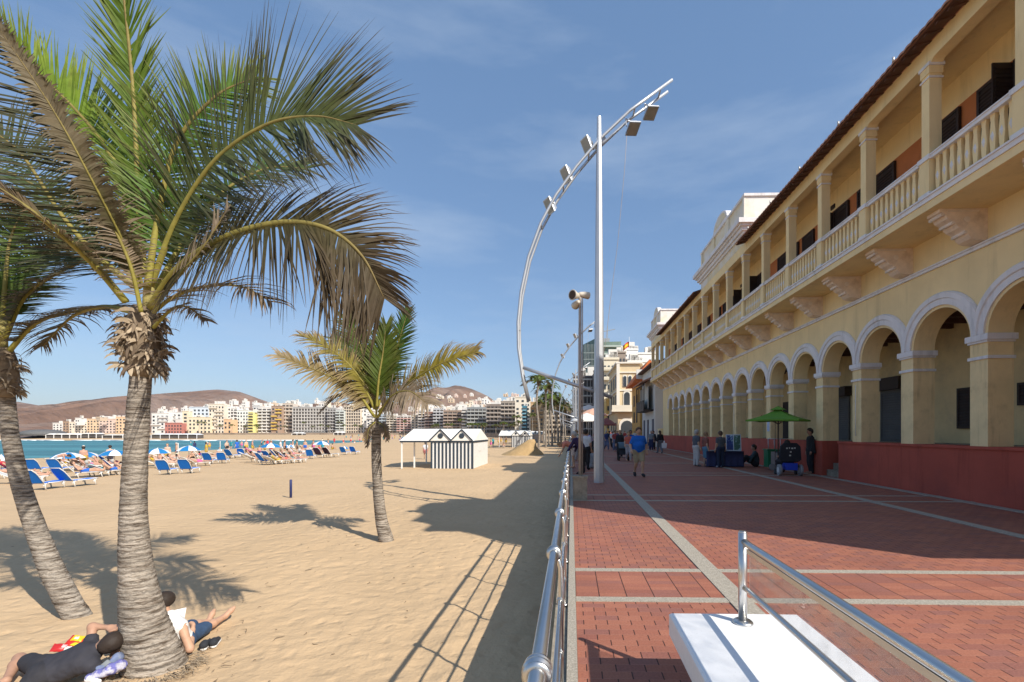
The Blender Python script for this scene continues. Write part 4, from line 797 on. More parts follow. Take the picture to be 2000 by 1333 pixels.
# sand mound
q = G(1018, 889, ZS); s = MB(); random.seed(4)
n = 18
for r in range(7):
    for j in range(n):
        a = 2*math.pi*j/n; rad = 2.6*(1-r/6.5)+.1; rad *= 1+.25*mnoise.noise((math.cos(a)*2, math.sin(a)*2, r*.4)); s.v.append((math.cos(a)*rad+.35*r*.6, math.sin(a)*rad*.7, -.1+2.0*(r/6)**1.15))
s.f = [(r*n+j, r*n+(j+1) % n, (r+1)*n+(j+1) % n, (r+1)*n+j) for r in range(6) for j in range(n)]+[tuple(6*n+j for j in range(n))]; s.m = [0]*len(s.f); s.sm = [True]*len(s.f)
o = s.build('sand_sculpture', M('wet_sand', (.40, .27, .13), .95, var=.15, scale=1.5, bump=.1, bscale=3)); o.location = (q.x, q.y, ZS); tag(o, 'peaked mound of sculpted sand beyond the striped hut, near the palms', 'sand sculpture')
# ================================================================ people: one continuous skin surface from tapered limbs, clothes as its children
def sdf_mesh(caps, h, pad=.06, kk=45.0, cut=None, name='body'):
    A = np.array([c[0] for c in caps], float); Bq = np.array([c[1] for c in caps], float); ra = np.array([c[2] for c in caps]); rb = np.array([c[3] for c in caps])
    rm = np.maximum(ra, rb).max(); lo = np.minimum(A, Bq).min(0)-rm-pad; hi = np.maximum(A, Bq).max(0)+rm+pad
    n = np.ceil((hi-lo)/h).astype(int)+1
    gx, gy, gz = [lo[i]+h*np.arange(n[i]) for i in range(3)]
    acc = np.zeros(tuple(n))
    for a, b, r0, r1 in zip(A, Bq, ra, rb):
        m = max(r0, r1)+.16; l = np.floor((np.minimum(a, b)-m-lo)/h).astype(int); u = np.ceil((np.maximum(a, b)+m-lo)/h).astype(int)+1
        l = np.maximum(l, 0); u = np.minimum(u, n)
        X = gx[l[0]:u[0], None, None]-a[0]; Y = gy[None, l[1]:u[1], None]-a[1]; Z = gz[None, None, l[2]:u[2]]-a[2]
        d = b-a; dd = max(d.dot(d), 1e-9); t = np.clip((X*d[0]+Y*d[1]+Z*d[2])/dd, 0, 1)
        dist = np.sqrt((X-t*d[0])**2+(Y-t*d[1])**2+(Z-t*d[2])**2)-(r0+(r1-r0)*t)
        acc[l[0]:u[0], l[1]:u[1], l[2]:u[2]] += np.exp(np.clip(-kk*dist, -60, 60))
    V = -np.log(acc+1e-20)/kk
    if cut is not None: V = np.maximum(V, cut(gx[:, None, None], gy[None, :, None], gz[None, None, :]))
    return surfnet(V, lo, h)
def surfnet(V, lo, h):
    ins = V < 0; nx, ny, nz = V.shape
    c = [(i, j, k) for i in (0, 1) for j in (0, 1) for k in (0, 1)]
    sl = lambda A, i, j, k: A[i:nx-1+i, j:ny-1+j, k:nz-1+k]
    cnt = sum(sl(ins, *q).astype(int) for q in c); mix = (cnt > 0) & (cnt < 8)
    P_ = np.zeros((nx-1, ny-1, nz-1, 3)); w = np.zeros((nx-1, ny-1, nz-1))
    for a in range(8):
        for ax in range(3):
            p = c[a]
            if p[ax]: continue
            q = list(p); q[ax] = 1; va = sl(V, *p); vb = sl(V, *q); cr_ = (va < 0) != (vb < 0)
            t = np.where(cr_, va/(np.where(cr_, va-vb, 1)), 0)
            for k in range(3): P_[..., k] += np.where(cr_, p[k]+(t if k == ax else 0), 0)
            w += cr_
    idx = -np.ones((nx-1, ny-1, nz-1), int); ii = np.argwhere(mix); idx[mix] = np.arange(len(ii))
    vs = lo+h*(ii+P_[mix]/w[mix][:, None]); fs = []
    for ax in range(3):
        sa = [slice(0, None)]*3; sb = [slice(0, None)]*3; sa[ax] = slice(0, -1); sb[ax] = slice(1, None)
        e = ins[tuple(sa)] != ins[tuple(sb)]; o1, o2 = [(1, 2), (2, 0), (0, 1)][ax]
        E_ = np.argwhere(e); E_ = E_[(E_[:, o1] > 0) & (E_[:, o2] > 0) & (E_[:, o1] < V.shape[o1]-1) & (E_[:, o2] < V.shape[o2]-1)]
        if not len(E_): continue
        q = []
        for d1, d2 in ((-1, -1), (0, -1), (0, 0), (-1, 0)):
            g_ = E_.copy(); g_[:, o1] += d1; g_[:, o2] += d2; q.append(idx[g_[:, 0], g_[:, 1], g_[:, 2]])
        q = np.stack(q, 1); f = ins[tuple(sa)][E_[:, 0], E_[:, 1], E_[:, 2]]
        q[~f] = q[~f][:, ::-1]; fs.append(q)
    return vs, np.concatenate(fs) if fs else np.zeros((0, 4), int)
def mobj(vs, fs, name, mat, parent):
    me = bpy.data.meshes.new(name); me.from_pydata(vs.tolist(), [], fs.tolist()); me.materials.append(mat)
    me.polygons.foreach_set('use_smooth', [True]*len(fs)); me.update(); o = bpy.data.objects.new(name, me); COL.objects.link(o); o.parent = parent; return o
V3 = lambda *a: np.array(a, float)
def fold(vs, h, fr=11, am=1.0):                      # creases of cloth, ruffles of hair
    if h > .024: return vs
    c = vs.mean(0)
    for i in range(len(vs)):
        v = vs[i]; n1 = mnoise.noise((v[0]*fr*1.6+3, v[1]*fr*.7, v[2]*fr*1.6)); n2 = abs(mnoise.noise((v[0]*fr*2.6, v[1]*fr*1.2+7, v[2]*fr*2.2))); d = v-c; d /= np.linalg.norm(d)+1e-6
        vs[i] = v+d*(n1*.008+(.5-n2)*.009)*am
    return vs
STAND = dict(pel=(0, 0, .94), wai=(0, .0, 1.10), che=(0, .0, 1.30), nek=(0, -.01, 1.46), hed=(0, .025, 1.635), fac=(0, .12, 1.62),
    sl=(-.165, 0, 1.385), el=(-.225, -.03, 1.11), wl=(-.24, .05, .87), sr=(.165, 0, 1.385), er=(.225, -.03, 1.11), wr=(.24, .05, .87),
    hl=(-.09, 0, .92), kl=(-.10, .02, .50), al=(-.105, -.03, .085), tl=(-.12, .13, .03), hr=(.09, 0, .92), kr=(.10, .02, .50), ar=(.105, -.03, .085), tr=(.12, .13, .03))
WALK = dict(STAND, kl=(-.09, .20, .53), al=(-.09, .22, .10), tl=(-.10, .38, .06), kr=(.09, .04, .50), ar=(.09, -.24, .14), tr=(.10, -.10, .04), el=(-.24, -.10, 1.14), wl=(-.25, -.08, .90), er=(.24, .02, 1.13), wr=(.24, .20, .95))
RECL = dict(pel=(0, 0, .48), wai=(0, -.13, .52), che=(0, -.30, .66), nek=(0, -.42, .80), hed=(0, -.50, .94), fac=(0, -.42, 1.0),
    sl=(-.18, -.36, .74), el=(-.27, -.20, .54), wl=(-.16, .0, .56), sr=(.18, -.36, .74), er=(.27, -.20, .54), wr=(.16, .0, .56),
    hl=(-.09, .03, .46), kl=(-.12, .44, .56), al=(-.12, .84, .46), tl=(-.14, .88, .60), hr=(.09, .03, .46), kr=(.12, .46, .46), ar=(.13, .88, .44), tr=(.15, .94, .56))
PRONE = dict(RECL, wai=(0, -.16, .46), che=(0, -.36, .48), nek=(0, -.52, .50), hed=(0, -.66, .54), fac=(.06, -.66, .50), sl=(-.19, -.46, .48), sr=(.19, -.46, .48), el=(-.33, -.62, .45), wl=(-.12, -.78, .46), er=(.33, -.62, .45), wr=(.12, -.78, .46), kl=(-.12, .46, .44), al=(-.12, .88, .44), tl=(-.14, 1.0, .42))
SIT = dict(pel=(0, 0, .14), wai=(0, -.02, .30), che=(0, .02, .50), nek=(0, .05, .66), hed=(0, .08, .83), fac=(0, .17, .82), sl=(-.18, .03, .60), el=(-.26, .16, .40), wl=(-.15, .34, .42), sr=(.18, .03, .60), er=(.26, .16, .40), wr=(.15, .34, .42),
    hl=(-.09, .02, .12), kl=(-.16, .38, .42), al=(-.13, .60, .08), tl=(-.13, .74, .04), hr=(.09, .02, .12), kr=(.16, .40, .40), ar=(.13, .62, .08), tr=(.13, .76, .04))
BEND = dict(STAND, wai=(0, .12, 1.06), che=(0, .34, 1.14), nek=(0, .50, 1.14), hed=(0, .64, 1.08), fac=(0, .70, .98), sl=(-.17, .42, 1.12), sr=(.17, .42, 1.12), el=(-.2, .50, .84), er=(.2, .50, .84), wl=(-.14, .62, .64), wr=(.14, .62, .64))
LEAN = dict(STAND, wai=(0, .06, 1.10), che=(0, .20, 1.26), nek=(0, .28, 1.38), hed=(0, .36, 1.54), fac=(0, .45, 1.50), sl=(-.17, .24, 1.35), sr=(.17, .24, 1.35), el=(-.26, .36, 1.10), er=(.26, .36, 1.10), wl=(-.12, .48, 1.04), wr=(.12, .48, 1.04))
CHAIR = dict(pel=(0, 0, .52), wai=(0, -.02, .68), che=(0, 0, .88), nek=(0, .02, 1.04), hed=(0, .05, 1.21), fac=(0, .14, 1.2), sl=(-.18, 0, .98), el=(-.24, .06, .72), wl=(-.2, .28, .70), sr=(.18, 0, .98), er=(.24, .06, .72), wr=(.2, .28, .70),
    hl=(-.09, .02, .50), kl=(-.12, .42, .52), al=(-.12, .46, .12), tl=(-.12, .60, .05), hr=(.09, .02, .50), kr=(.12, .42, .52), ar=(.12, .46, .12), tr=(.12, .60, .05))
SKIN = [(.50, .30, .20), (.42, .24, .16), (.56, .37, .28), (.34, .18, .12), (.48, .27, .19)]
HAIR = [(.03, .02, .015), (.09, .05, .03), (.25, .16, .08), (.40, .38, .35), (.015, .012, .01)]
def person(label, loc, rz=0, pose=STAND, skin=0, hair=0, top=None, bottom=(.05, .05, .07), sleeve=.6, leg=.5, shoes=None, h=.03, group=None, sc=1, fat=1.0, longhair=False, hat=None, world=False, fingers=False):
    T = thing('person', label, 'person', loc, rz, group, sc); J = {k: np.array(v, float) for k, v in pose.items()}
    if fat > 1.1:
        for k_ in ('el', 'wl'): J[k_][0] -= .07
        for k_ in ('er', 'wr'): J[k_][0] += .07
        for k_, s_ in (('sl', -1), ('sr', 1)): J[k_][0] += .015*s_
    up = J['nek']-J['che']; up /= np.linalg.norm(up)+1e-9; side = J['sr']-J['sl']; side /= np.linalg.norm(side)+1e-9; fwd = np.cross(up, side)
    fd = J['fac']-J['hed']; fd /= np.linalg.norm(fd); hu = np.cross(side, fd) if np.linalg.norm(np.cross(side, fd)) > .2 else up; hu = hu/np.linalg.norm(hu)
    if hu.dot(J['hed']-J['nek']) < 0: hu = -hu
    f = fat; j = J
    torso = [(j['che']-side*.085, j['wai']-side*.06, .105*f, .10*f), (j['che']+side*.085, j['wai']+side*.06, .105*f, .10*f), (j['wai']-side*.06, j['pel']-side*.075, .10*f, .115*f), (j['wai']+side*.06, j['pel']+side*.075, .10*f, .115*f), (j['che'], j['wai'], .11*f, .11*f),
             (j['che']+up*.05, j['sl']*.9+j['che']*.1, .085, .056), (j['che']+up*.05, j['sr']*.9+j['che']*.1, .085, .056), (j['che']+up*.09, j['nek']-up*.02, .075, .055)]
    if f > 1.1: torso += [(j['wai']+fwd*.08, j['pel']+fwd*.07+up*.05, .15, .13), (j['wai']-side*.10, j['pel']-side*.09, .12, .12), (j['wai']+side*.10, j['pel']+side*.09, .12, .12)]
    arms = [(j['sl'], j['el'], .052, .040), (j['sr'], j['er'], .052, .040)]; fore = [(j['el'], j['wl'], .041, .027), (j['er'], j['wr'], .041, .027)]
    hands = []
    for s_, w_, e_ in ((-1, 'wl', 'el'), (1, 'wr', 'er')):
        d = j[w_]-j[e_]; d /= np.linalg.norm(d)+1e-9; x = np.cross(d, fwd); x /= np.linalg.norm(x)+1e-9; cu = np.cross(x, d); p = j[w_]
        if fingers:
            hands += [(p+d*.02-x*.018, p+d*.075-x*.025, .020, .017), (p+d*.02+x*.018, p+d*.075+x*.025, .020, .017)]
            for q, l in ((-.030, .052), (-.010, .062), (.011, .058), (.031, .045)):
                a = p+d*.085+x*q; b = a+d*l*.55-cu*.012; hands += [(a, b, .0095, .009), (b, b+d*l*.35-cu*.028, .009, .008)]
            hands += [(p+d*.03+x*.03*s_, p+d*.065+x*.058*s_-cu*.015, .012, .010), (p+d*.065+x*.058*s_-cu*.015, p+d*.09+x*.06*s_-cu*.035, .010, .009)]
        else: hands += [(p, p+d*.09, .030, .030), (p+d*.09, p+d*.155, .028, .014), (p+d*.03, p+d*.08+x*.05*s_, .018, .012)]
    legs = [(j['hl'], j['kl'], .085*min(f, 1.15), .056), (j['hr'], j['kr'], .085*min(f, 1.15), .056)]; shin = []
    for k_, a_ in (('kl', 'al'), ('kr', 'ar')): m_ = j[k_]*.68+j[a_]*.32; shin += [(j[k_], m_, .054, .056), (m_, j[a_], .055, .036)]
    feet = [(j['al'], j['al']*.2+j['tl']*.8, .038, .034), (j['ar'], j['ar']*.2+j['tr']*.8, .038, .034), (j['al']*.2+j['tl']*.8, j['tl']*1.25-j['al']*.25, .036, .022), (j['ar']*.2+j['tr']*.8, j['tr']*1.25-j['ar']*.25, .036, .022)]
    hd = j['hed']; head = [(hd+hu*.035, hd-hu*.01-fd*.01, .088, .088), (hd+fd*.035-hu*.045, hd+fd*.03-hu*.075, .058, .046), (hd-fd*.03+hu*.03, hd-fd*.02, .080, .075), (hd+fd*.085+hu*.005, hd+fd*.105-hu*.025, .012, .014),
        (hd-side*.085+hu*-.005, hd-side*.092-hu*.03-fd*.005, .014, .012), (hd+side*.085+hu*-.005, hd+side*.092-hu*.03-fd*.005, .014, .012)]
    neck = [(j['nek']-up*.03, hd-hu*.07, .058, .050)]
    sk = cloth(SKIN[skin], 'skin', .6)
    vs, fs = sdf_mesh(torso+arms+fore+hands+legs+shin+feet+head+neck, h, kk=60 if h > .015 else 90); mobj(vs, fs, 'body', sk, T)
    infl = lambda cs, q: [(a, b, r0+q, r1+q) for a, b, r0, r1 in cs]
    part = lambda cs, t: [(a, a+(b-a)*t, r0, r0+(r1-r0)*t) for a, b, r0, r1 in cs]
    q = max(.014, h*.55)
    # hair: a cap over the skull, open at the face
    fa = hd+fd*.10-hu*.045
    hc = [(hd+hu*.038, hd-fd*.022, .090, .086)]
    if longhair: hc += [(hd-fd*.05, j['nek']-fd*.07, .075, .06), (j['nek']-fd*.07, j['che']-fwd*.09, .06, .03)]
    else: hc += [(hd-fd*.035+hu*.02, hd-fd*.042-hu*.04, .080, .055)]
    def cutf(X, Y, Z, fa=fa): return -((X-fa[0])*fd[0]+(Y-fa[1])*fd[1]+(Z-fa[2])*fd[2]+.075-((X-fa[0])*hu[0]+(Y-fa[1])*hu[1]+(Z-fa[2])*hu[2])*.45)*-1
    vs, fs = sdf_mesh(infl(hc, .004 if h < .02 else .01), min(h, .03), cut=cutf)
    if len(fs): mobj(fold(vs, h, 60, .5), fs, 'hair', cloth(HAIR[hair], 'hair', .7), T)
    if hat:
        vs, fs = sdf_mesh([(hd+hu*.06, hd+hu*.09, .10, .085), (hd+hu*.06, hd+hu*.055+fd*.14, .05, .03)], min(h, .03)); mobj(vs, fs, 'cap', cloth(hat, 'fabric'), T)
    if h <= .02 or fingers:                                # eyes, brows and mouth on the faces one can see
        s = MB()
        for sg in (-1, 1):
            e = hd+fd*.082+side*sg*.032+hu*.012; s.tube([tuple(e-side*.012), tuple(e+side*.012)], .007, 6); b_ = hd+fd*.088+side*sg*.033+hu*.032; s.tube([tuple(b_-side*.018), tuple(b_+side*.018)], .005, 6)
        e = hd+fd*.086-hu*.058; s.tube([tuple(e-side*.022), tuple(e+side*.022)], .006, 6); s.build('face_features', cloth((.09, .03, .025), 'face'), T)
    if top:
        vs, fs = sdf_mesh(infl(torso, q)+(infl(part(arms, sleeve), q*1.2) if sleeve > .05 else [])+(infl(part(fore, min(1, sleeve-1)), q) if sleeve > 1.05 else []), h, kk=60); mobj(fold(vs, h), fs, 'shirt', cloth(top), T)
    if bottom:
        qq = q*1.15+(.004 if top else 0)
        tc_ = [(j['wai']*.35+j['pel']*.65-side*.07, j['pel']-side*.075, .105*f, .118*f), (j['wai']*.35+j['pel']*.65+side*.07, j['pel']+side*.075, .105*f, .118*f)]
        cs = infl(tc_, qq)+infl(part(legs, min(1, leg)), qq*1.5)+(infl(part(shin, 1), qq) if leg > 1.05 else [])
        vs, fs = sdf_mesh(cs, h, kk=60); mobj(fold(vs, h), fs, 'trousers' if leg > 1.05 else 'shorts', cloth(bottom), T)
    if shoes:
        vs, fs = sdf_mesh(infl(feet, .012), min(h, .025), kk=60); mobj(vs, fs, 'shoes', cloth(shoes), T)
    return T
def at(u, v, z=0.0): q = G(u, v, z); return (q.x, q.y, z)
BL, NAVY, WH, GREY, RED_, PINK = (.02, .02, .025), (.02, .03, .09), (.75, .74, .72), (.18, .18, .19), (.45, .03, .03), (.62, .22, .18)
# ---- the two men resting by the big palm (joints placed in metres from their pelvis, seen from the camera)
def pw(u, v, d): return np.array(P(u, v, d))
b0_ = pw(362, 1262, 6.05); b0_[2] = ZS
J = dict(pel=pw(352, 1258, 6.02), wai=pw(346, 1248, 5.98), che=pw(338, 1226, 5.95), nek=pw(331, 1200, 5.97), hed=pw(320, 1176, 6.02), fac=pw(330, 1180, 6.16),
         sr=pw(355, 1224, 5.88), er=pw(371, 1268, 5.84), wr=pw(376, 1232, 6.10), sl=pw(318, 1215, 6.12), el=pw(322, 1232, 6.30), wl=pw(340, 1222, 6.45),
         hr=pw(362, 1256, 6.10), kr=pw(402, 1226, 6.50), ar=pw(440, 1204, 6.90), tr=pw(454, 1190, 6.98), hl=pw(346, 1250, 6.18), kl=pw(375, 1222, 6.55), al=pw(407, 1214, 6.85), tl=pw(416, 1196, 6.95))
J = {k: v-b0_ for k, v in J.items()}
for k in ('pel', 'hr', 'hl'): J[k][2] = max(J[k][2], .12)
person('man in white vest and denim shorts sitting against the big palm, reading', tuple(b0_), 0, J, 0, 0, top=WH, bottom=(.035, .07, .14), sleeve=0, leg=.92, h=.014, fingers=True)
s = MB(); a, b, c, d_ = [Vector(P(*q)) for q in ((323, 1196, 6.32), (364, 1187, 6.42), (358, 1222, 6.36), (330, 1226, 6.25))]; n_ = (b-a).cross(d_-a).normalized()*.004
s.hexa([a, b, c, d_], [a+n_, b+n_, c+n_, d_+n_]); o = s.build('paper_sheet', cloth((.8, .8, .8), 'paper')); tag(o, 'white open magazine held up by the man reading', 'magazine')
b1_ = pw(150, 1318, 5.2); b1_[2] = ZS
J = dict(pel=pw(86, 1312, 5.12), wai=pw(112, 1306, 5.17), che=pw(160, 1286, 5.25), nek=pw(192, 1268, 5.32), hed=pw(213, 1256, 5.36), fac=pw(206, 1243, 5.46),
         sl=pw(177, 1266, 5.40), el=pw(180, 1224, 5.50), wl=pw(212, 1226, 5.52), sr=pw(178, 1300, 5.18), er=pw(205, 1318, 5.25), wr=pw(222, 1290, 5.38),
         hl=pw(82, 1304, 5.24), kl=pw(38, 1286, 5.40), al=pw(12, 1330, 5.05), tl=pw(-8, 1340, 5.0), hr=pw(80, 1322, 5.06), kr=pw(48, 1345, 4.95), ar=pw(0, 1365, 4.9), tr=pw(-14, 1362, 4.9))
J = {k: v-b1_ for k, v in J.items()}
for k in J: J[k][2] = max(J[k][2], .09)
person('man in black T-shirt and black shorts lying on the sand, arm behind his head', tuple(b1_), 0, J, 1, 0, top=(.035, .035, .045), bottom=(.028, .028, .035), sleeve=.42, leg=.55, h=.014, fingers=True)
# his things
def lumps(nm, label, cat, pts, mats, h=.012, amp=.02, seed=1):
    c = Vector(pts[0][0]); T = thing(nm, label, cat, c)
    for i, (p, q, r0, r1, mt, pn) in enumerate(pts_ := pts):
        vs, fs = sdf_mesh([(np.array(p)-np.array(c), np.array(q)-np.array(c), r0, r1)], h)
        for k in range(len(vs)):
            nn = mnoise.noise(Vector(vs[k])*14+Vector((seed, i, 0))); vs[k] *= 1; vs[k, 2] += amp*nn; vs[k, 0] += amp*.6*mnoise.noise(Vector(vs[k])*11+Vector((9, seed, 0)))
        mobj(vs, fs, pn, mts[mt], T)
    return T
mts = dict(den=M('faded_denim', (.16, .20, .32), .9, var=.35, scale=9, col2=(.30, .33, .38), mixs=14), gry=cloth((.22, .24, .25)), vio=M('blue_violet_print', (.14, .14, .38), .85, var=.4, scale=10, col2=(.45, .45, .55), mixs=12, lo=.5, hi=.56), wht=cloth(WH))
q = lambda u, v, d: tuple(P(u, v, d))
lumps('crumpled_clothing', 'crumpled blue and grey clothes and bag under the lying man, against the palm foot', 'clothes', [(q(178, 1322, 5.12), q(236, 1300, 5.2), .05, .06, 'vio', 'bag'), (q(196, 1308, 5.16), q(232, 1284, 5.3), .035, .05, 'den', 'jacket'), (q(205, 1300, 5.2), q(228, 1300, 5.2), .045, .03, 'gry', 'towel'), (q(172, 1328, 5.1), q(190, 1332, 5.08), .03, .03, 'wht', 'strap')], mts, amp=.03)
def bag(nm, label, u, v, d, w, h_, rz, cols, seed):
    c = P(u, v, d); T = thing(nm, label, 'snack bag', c, rz); random.seed(seed); n = 9; names = ('foil', 'printed_panel')
    for li, (cc, x0, x1, y0, y1, dz) in enumerate(cols):
        s = MB()
        for sgn in (1, -1):
            vs = []
            for i in range(n+1):
                for k in range(n+1):
                    x = w*(x0+(x1-x0)*i/n-.5); y = h_*(y0+(y1-y0)*k/n-.5); e = max(0, 1-(2*x/w)**2)*max(0, 1-(2*y/h_)**2); z = sgn*.035*e**.5+.012*mnoise.noise((x*30, y*30, seed+sgn))
                    vs.append((x, y, z+dz*sgn))
            s.add(vs, [((i*(n+1)+k), ((i+1)*(n+1)+k), ((i+1)*(n+1)+k+1), (i*(n+1)+k+1))[::sgn] for i in range(n) for k in range(n)], 0, True)
            if li: break
        o = s.build(names[min(li, 1)], cloth(cc, 'foil', .35), T)
        o.rotation_euler = (.5, .25, 0)
    return T
bag('snack_bag', 'red snack bag with yellow panel, the upper one beside the lying man', 150, 1252, 5.72, .17, .14, .3, [((.55, .03, .02), 0, 1, 0, 1, 0), ((.75, .50, .02), .2, .85, .3, .95, .004), ((.75, .7, .6), .35, .6, .45, .7, .008)], 3)
bag('snack_bag', 'yellow and white snack bag, the lower one beside the lying man', 146, 1266, 5.62, .20, .13, .1, [((.70, .05, .04), 0, 1, 0, 1, 0), ((.80, .62, .03), .25, 1, .5, .95, .004), ((.72, .75, .7), .15, .95, 0, .4, .006)], 5)
bag('snack_bag', 'flat red snack wrapper lying nearest the back of the lying man', 121, 1266, 5.60, .18, .11, .5, [((.50, .03, .03), 0, 1, 0, 1, 0), ((.7, .5, .5), .5, .8, .3, .7, .004)], 7)
# pair of shoes
def shoe(label, u, v, rz):
    p = at(u, v, ZS); T = thing('shoe', label, 'shoe', p, rz, 'pair of black shoes beside the reading man')
    vs, fs = sdf_mesh([((0, 0, .03), (0, .17, .028), .042, .036)], .012, cut=lambda X, Y, Z: Z+X*0+Y*0-.035); vs[:, 2] = np.maximum(vs[:, 2], .0); mobj(vs, fs, 'sole', cloth((.7, .7, .7), 'sole'), T)
    vs, fs = sdf_mesh([((0, 0, .06), (0, .15, .045), .036, .036), ((0, -.01, .07), (0, .02, .085), .034, .03)], .012, cut=lambda X, Y, Z: -(Z+X*0+Y*0-.032)); mobj(vs, fs, 'upper', cloth((.025, .028, .035)), T)
shoe('black canvas shoe with white sole, the one touching the shorts of the reading man', 398, 1270, .25); shoe('black canvas shoe with white sole, the one standing farther out on the sand', 417, 1265, .35)
# ================================================================ on the promenade
def face_cam(x, y): return math.atan2(x, -y)+math.pi if 0 else math.atan2(-(-x), -y)  # heading that looks back at the camera
p = at(1247, 931); man = person('heavy man in bright blue T-shirt and beige shorts walking towards the camera', p, math.pi+.12, WALK, 0, 1, top=(.01, .12, .48), bottom=(.33, .27, .17), sleeve=.75, leg=.85, shoes=BL, h=.022, sc=1.03, fat=1.22)
p = at(1126, 926); person('man in dark purple jacket and black trousers leaning on the railing', (.42, p[1], 0), 1.1, LEAN, 0, 3, top=(.035, .02, .07), bottom=BL, sleeve=1.9, leg=2, shoes=BL, h=.028, sc=1.0)
p = at(1147, 918); person('person in white shirt and black trousers with a shoulder bag, between the two poles', (.62, p[1], 0), -.2, STAND, 1, 0, top=(.6, .6, .62), bottom=BL, sleeve=.6, leg=2, shoes=BL, h=.03)
p = at(1110, 916); person('person in coral pink top bending far over the railing', (.10, p[1]+.6, -.02), 1.57, BEND, 0, 2, top=(.62, .22, .15), bottom=(.6, .5, .45), sleeve=.5, leg=.7, h=.03)
p = at(1157, 915); person('person in grey clothes crouching behind the lamp mast', (.98, p[1], 0), .4, SIT, 0, 0, top=(.25, .27, .3), bottom=(.3, .32, .36), sleeve=1, leg=2, h=.03)
p = at(1213, 897); person('person in black top pushing the stroller', (p[0]+.0, p[1]+.75, 0), math.pi, STAND, 0, 2, top=BL, bottom=BL, sleeve=1.6, leg=2, h=.035)
person('person in royal blue shirt walking behind the stroller', (p[0]+.75, p[1]+1.5, 0), math.pi, WALK, 3, 0, top=(.01, .08, .35), bottom=BL, leg=2, h=.035)
q_ = at(1231, 902); person('woman in coral top walking behind the man in blue', (q_[0]-.05, q_[1]+.3, 0), math.pi, WALK, 0, 2, top=(.50, .12, .08), bottom=(.35, .33, .35), leg=2, h=.035, longhair=True, sc=.95)
q_ = at(1289, 886); person('woman in black top and grey trousers carrying a white bag along the red wall', q_, .2, WALK, 0, 1, top=BL, bottom=(.14, .15, .17), sleeve=1.8, leg=2, shoes=BL, h=.04, longhair=True)
s = MB(); s.prism([(-.17, 0), (.17, 0), (.20, .36), (.06, .40), (.05, .55), (-.05, .55), (-.06, .40), (-.20, .36)], 'y', -.05, .05); o = s.build('carrier_bag', cloth((.75, .75, .75))); o.location = (q_[0]+.30, q_[1]-.1, .42); tag(o, 'white carrier bag held by the woman in black top', 'bag')
q_ = at(1272, 881); person('man in grey shirt and dark trousers by the white house', q_, 2.8, STAND, 0, 3, top=(.18, .2, .22), bottom=NAVY, leg=2, h=.045)
q_ = at(1276, 880); person('man in dark jacket standing beside the man in grey', (q_[0]+.1, q_[1]+.5, 0), 2.4, STAND, 3, 0, top=BL, bottom=BL, sleeve=2, leg=2, h=.045)
# stroller
p = at(1217, 900)
T = thing('stroller', 'black baby stroller with blue-grey hood, pushed towards the camera', 'stroller', p, math.pi)
s = MB()
for x in (-.26, .26): s.tube([(x, -.55, 1.02), (x, -.1, .62), (x*.8, .38, .16)], .018, 8); s.tube([(x, .1, .50), (x, -.35, .16)], .016, 8)
s.tube([(-.26, -.55, 1.02), (.26, -.55, 1.02)], .018, 8); s.tube([(-.26, -.35, .16), (.26, -.35, .16)], .014, 8); s.build('frame', cloth(BL), T)
wh = MB(); wh.tube([(-.03, 0, 0), (.03, 0, 0)], .13, 16); w0 = None
for x in (-.27, .27):
    for y in (-.35, .38):
        if w0 is None: w0 = wh.build('wheel', cloth((.015, .015, .015), 'rubber'), T); o = w0
        else: o = w0.copy(); COL.objects.link(o)
        o.location = (x, y, .135)
s = MB(); s.hexa([(-.22, .18, .34), (.22, .18, .34), (.22, .22, .36), (-.22, .22, .36)], [(-.24, -.25, .85), (.24, -.25, .85), (.22, .02, .48), (-.22, .02, .48)]); s.build('seat', cloth(BL), T)
s = MB(); pr = [(-.30+.30*math.cos(a)*1.0, .72+.34*math.sin(a)) for a in [R(q) for q in (0, 25, 50, 75, 100, 125)]]
s.prism(pr+[(x*.92-.02, z-.03) for x, z in pr[::-1]], 'x', -.25, .25); s.build('hood', cloth((.10, .16, .20)), T)
# second thoughts of the busy far end of the promenade
random.seed(21)
tops = [((.03, .03, .04), 'black'), ((.55, .55, .55), 'white'), ((.30, .05, .05), 'dark red'), ((.03, .05, .16), 'navy'), ((.35, .30, .45), 'lilac'), ((.10, .20, .12), 'green'), ((.45, .35, .10), 'yellow'), ((.20, .20, .22), 'grey'), ((.45, .15, .18), 'pink')]
bots = [(BL, 'black trousers', 2), ((.12, .15, .25), 'jeans', 2), ((.35, .3, .2), 'beige shorts', .8), ((.3, .3, .32), 'grey trousers', 2)]
for u, v in ((1170, 880), (1178, 876), (1184, 880), (1190, 873), (1196, 877), (1201, 882), (1206, 870), (1163, 872), (1168, 868), (1199, 866), (1185, 866), (1192, 864), (1212, 867), (1240, 868), (1252, 866), (1220, 865)):
    c, cn = random.choice(tops); b_, bn, lg = random.choice(bots)
    q_ = at(u, v); person('%s in %s top and %s at the busy far end of the promenade' % (random.choice(('walker', 'stroller')), cn, bn), q_, random.choice((0, math.pi))+random.uniform(-.5, .5), random.choice((STAND, WALK)), random.randrange(5), random.randrange(5), top=c, bottom=b_, leg=lg, h=.05, group='people far along the promenade')
for k in range(24):
    c, cn = random.choice(tops); b_, bn, lg = random.choice(bots); y = random.uniform(22, 75); x = random.uniform(.25, .8) if k % 2 else random.uniform(.25, 1.4)
    person('%s person in %s top and %s near the railing behind the poles' % (random.choice(('standing', 'idling')), cn, bn), (x, y, 0), random.uniform(0, 6.2), random.choice((STAND, WALK, LEAN)), random.randrange(5), random.randrange(5), top=c, bottom=b_, leg=lg, h=.05, group='people by the railing')
